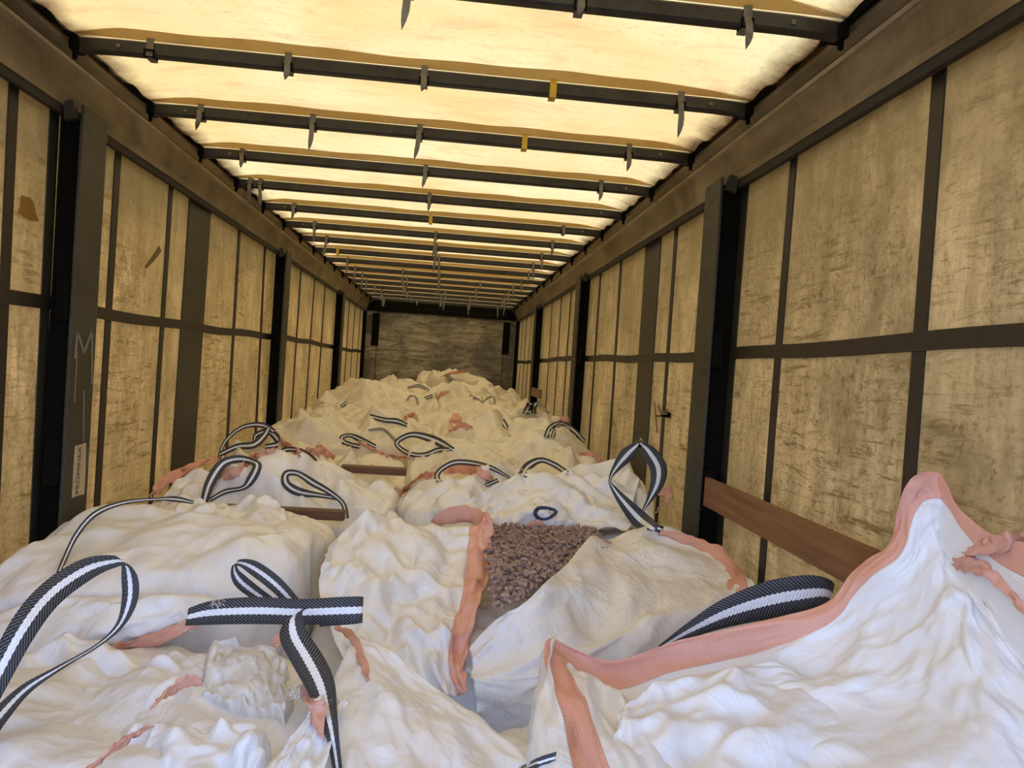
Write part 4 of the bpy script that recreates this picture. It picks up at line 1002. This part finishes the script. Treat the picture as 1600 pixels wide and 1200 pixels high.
hem([(872, 657, 5.6, 4, 60), (883, 653, 5.6, 9, 90), (890, 657, 5.6, 3, 90)], 'E_right')
loop([(578, 650, 6.35, 7, 85), (600, 656, 6.35, 8, 70), (620, 658, 6.35, 9, 75), (636, 664, 6.3, 6, 70)], 'F_left', n=40)
hem([(630, 655, 6.4, 4, 80), (640, 650, 6.45, 8, 80), (648, 646, 6.5, 3, 80)], 'F_left')
loop([(821, 646, 6.3, 11, 165), (829, 630, 6.4, 11, 162)], 'F_right', n=16); loop([(833, 646, 6.3, 7, 168), (837, 631, 6.4, 7, 160), (846, 633, 6.4, 3, 60), (857, 646, 6.3, 3, 45)], 'F_right', n=30)
loop([(784, 656, 6.3, 9, 22), (791, 668, 6.25, 9, 22)], 'F_right', n=12)
loop([(636, 626, 7.6, 3, 150), (641, 619, 7.65, 3, 110), (650, 621, 7.65, 3, 45), (653, 632, 7.6, 3, 0)], 'G_left', n=30); loop([(664, 622, 7.6, 5, 140), (676, 618, 7.65, 5, 110)], 'G_left', n=12)
loop([(636, 606, 8.4, 3, 90), (655, 603, 8.45, 5, 90), (670, 610, 8.4, 4, 60)], 'H_left', n=24)
loop([(533, 635, 7.5, 5, 120), (543, 628, 7.6, 5, 120)], 'G_left', n=10)
loop([(734, 617, 8.0, 3, 60), (745, 624, 8.0, 4, 62), (755, 628, 8.0, 3, 90), (764, 621, 8.0, 3, 105), (772, 622, 8.0, 3, 40), (773, 630, 7.98, 3, 0)], 'G_right', n=40)
hem([(683, 622, 7.9, 4, 80), (690, 616, 7.95, 8, 80), (702, 612, 8.0, 3, 80)], 'G_right')
loop([(717, 603, 10.8, 4, 50), (706, 592, 10.85, 4, 52), (698, 586, 10.9, 3, 90), (700, 593, 10.87, 3, 215), (714, 602, 10.82, 3, 228)], 'J_mid', n=40)
hem([(688, 589, 10.92, 3, 80), (705, 583, 11.0, 5, 82), (729, 580, 11.0, 5, 85)], 'J_mid')

# ================================================================== BOARDS
def board(a, b, label, mat=M_SLAT, name='side_board'):
    o = Shape().box(a, b).build(name, mat, None, .003); props(o, label, 'board'); return o
board((1.150, 1.70, 1.225), (1.172, 2.885, 1.335), 'reddish brown wooden board across the right curtain, from the post towards the camera')
board((-.72, 3.12, 1.045), (-.24, 3.18, 1.082), 'brown board end between the smooth left bag and the looped bag behind', M_SLATX)
board((-.40, 4.17, 1.085), (-.05, 4.25, 1.122), 'dark brown board between cream bags in the middle of the load', M_SLATX)
board((1.145, 8.25, 1.40), (1.165, 9.12, 1.50), 'short brown board by the far right post above the bags')

# ================================================================== MARKS
def strokes(pts_list, X, w_, name, mat, parent, label=None, th=.0015):
    q = Shape(); s = 1 if X > 0 else -1
    for (xa, ya, xb_, yb_, ww) in pts_list:
        A = atX(xa, ya, X); B = atX(xb_, yb_, X); d = (B-A)[1:]; d = d/np.linalg.norm(d); p = np.array([-d[1], d[0]])*ww/2
        P4 = [(A[1]+p[0], A[2]+p[1]), (B[1]+p[0], B[2]+p[1]), (B[1]-p[0], B[2]-p[1]), (A[1]-p[0], A[2]-p[1])]
        q.prism(P4, 0, X-s*th, X)
    o = q.build(name, mat, parent)
    if label: o['label'] = label
    return o
M_CHALK = flat('faded_chalk', (.20, .185, .13), .8); M_STK = flat('aged_sticker', (.50, .40, .26), .6)
M_INK = flat('dark_ink', (.05, .035, .02), .7); M_MARK = flat('olive_marker', (.16, .115, .045), .7); M_RUST = flat('orange_brown_glue', (.30, .155, .035), .5)
P0 = POSTS[0]
strokes([(121, 518, 117, 560, .012), (121, 518, 131, 552, .012), (131, 552, 144, 516, .012), (144, 516, 143, 600, .012), (120, 550, 116, 628, .006)], -1.1345, .01, 'chalk_mark', M_CHALK, P0, 'faded white letter M in chalk')
strokes([(131, 610, 130, 690, .007), (137, 700, 137, 735, .004)], -1.1345, .01, 'chalk_mark', M_CHALK, P0)
def poly_on(pts, X, name, mat, parent, th=.002, label=None):
    s = 1 if X > 0 else -1
    P = [tuple(atX(a, b, X)[1:]) for a, b in pts]
    o = Shape().prism(P, 0, X-s*th, X).build(name, mat, parent)
    if label: o['label'] = label
    return o
poly_on([(117, 697), (134, 692), (133, 735), (131, 772), (122, 774), (112, 778), (114, 740)], -1.1345, 'sticker', M_STK, P0, label='torn beige sticker with small dark lettering')
tc = bpy.data.curves.new('sticker_text', 'FONT'); tc.body = 'PROMINEX'; tc.size = .034; tc.extrude = .0003; tc.align_x = 'CENTER'; tc.align_y = 'CENTER'
to = bpy.data.objects.new('sticker_text', tc); COL.objects.link(to); to.data.materials.append(M_INK)
pt = atX(123, 735, -1.132)
to.matrix_world = Matrix.Translation(Vector(pt)) @ Matrix(((0, 0, 1, 0), (0, 1, 0, 0), (1, 0, 0, 0), (0, 0, 0, 1))).to_4x4() if False else Matrix.Translation(Vector(pt)) @ Matrix.Rotation(math.radians(90), 4, 'Z') @ Matrix.Rotation(math.radians(90), 4, 'X') @ Matrix.Rotation(math.radians(90), 4, 'Z')
mw = to.matrix_world.copy()
dg = bpy.context.evaluated_depsgraph_get(); tm = bpy.data.meshes.new_from_object(to.evaluated_get(dg)); bpy.data.objects.remove(to)
tm.transform(mw); tm.materials.clear(); to = mesh_obj('sticker_text', tm, None, M_INK); place(to, P0)
for (sx_, pts, nm, mt, lb) in (
    (-1, [(33, 305), (47, 309), (52, 318), (55, 332), (60, 346), (49, 345), (38, 340), (27, 332), (31, 322)], 'glue_stain', M_RUST, 'orange brown glue stain'),
    (-1, [(248, 384), (252, 392), (240, 408), (228, 420), (226, 416), (238, 400)], 'tear', M_MARK, 'small dark tear')):
    X = sx_*1.238; poly_on(pts, X, nm, mt, WALL[sx_], label=lb)
strokes([(1023, 628, 1024, 640, .012), (1024, 640, 1027, 676, .018), (1029, 634, 1034, 648, .018), (1034, 648, 1048, 650, .03), (1048, 650, 1026, 650, .012), (1040, 640, 1049, 650, .02)], 1.236, .01, 'marker_scrawl', M_MARK, WALL[1], 'brown marker scrawl')

# ---- settle every strap and hem on the finished cloth
from mathutils.bvhtree import BVHTree
off_ = 0; VV = []; FF = []
for v, f in CLOTH: VV.append(v); FF.append(f+off_); off_ += len(v)
VV = np.concatenate(VV); FF = np.concatenate(FF)
TREE.append(BVHTree.FromPolygons(VV.tolist(), FF.tolist()))
for a, k in DEFER: ribbon_now(*a, **k)
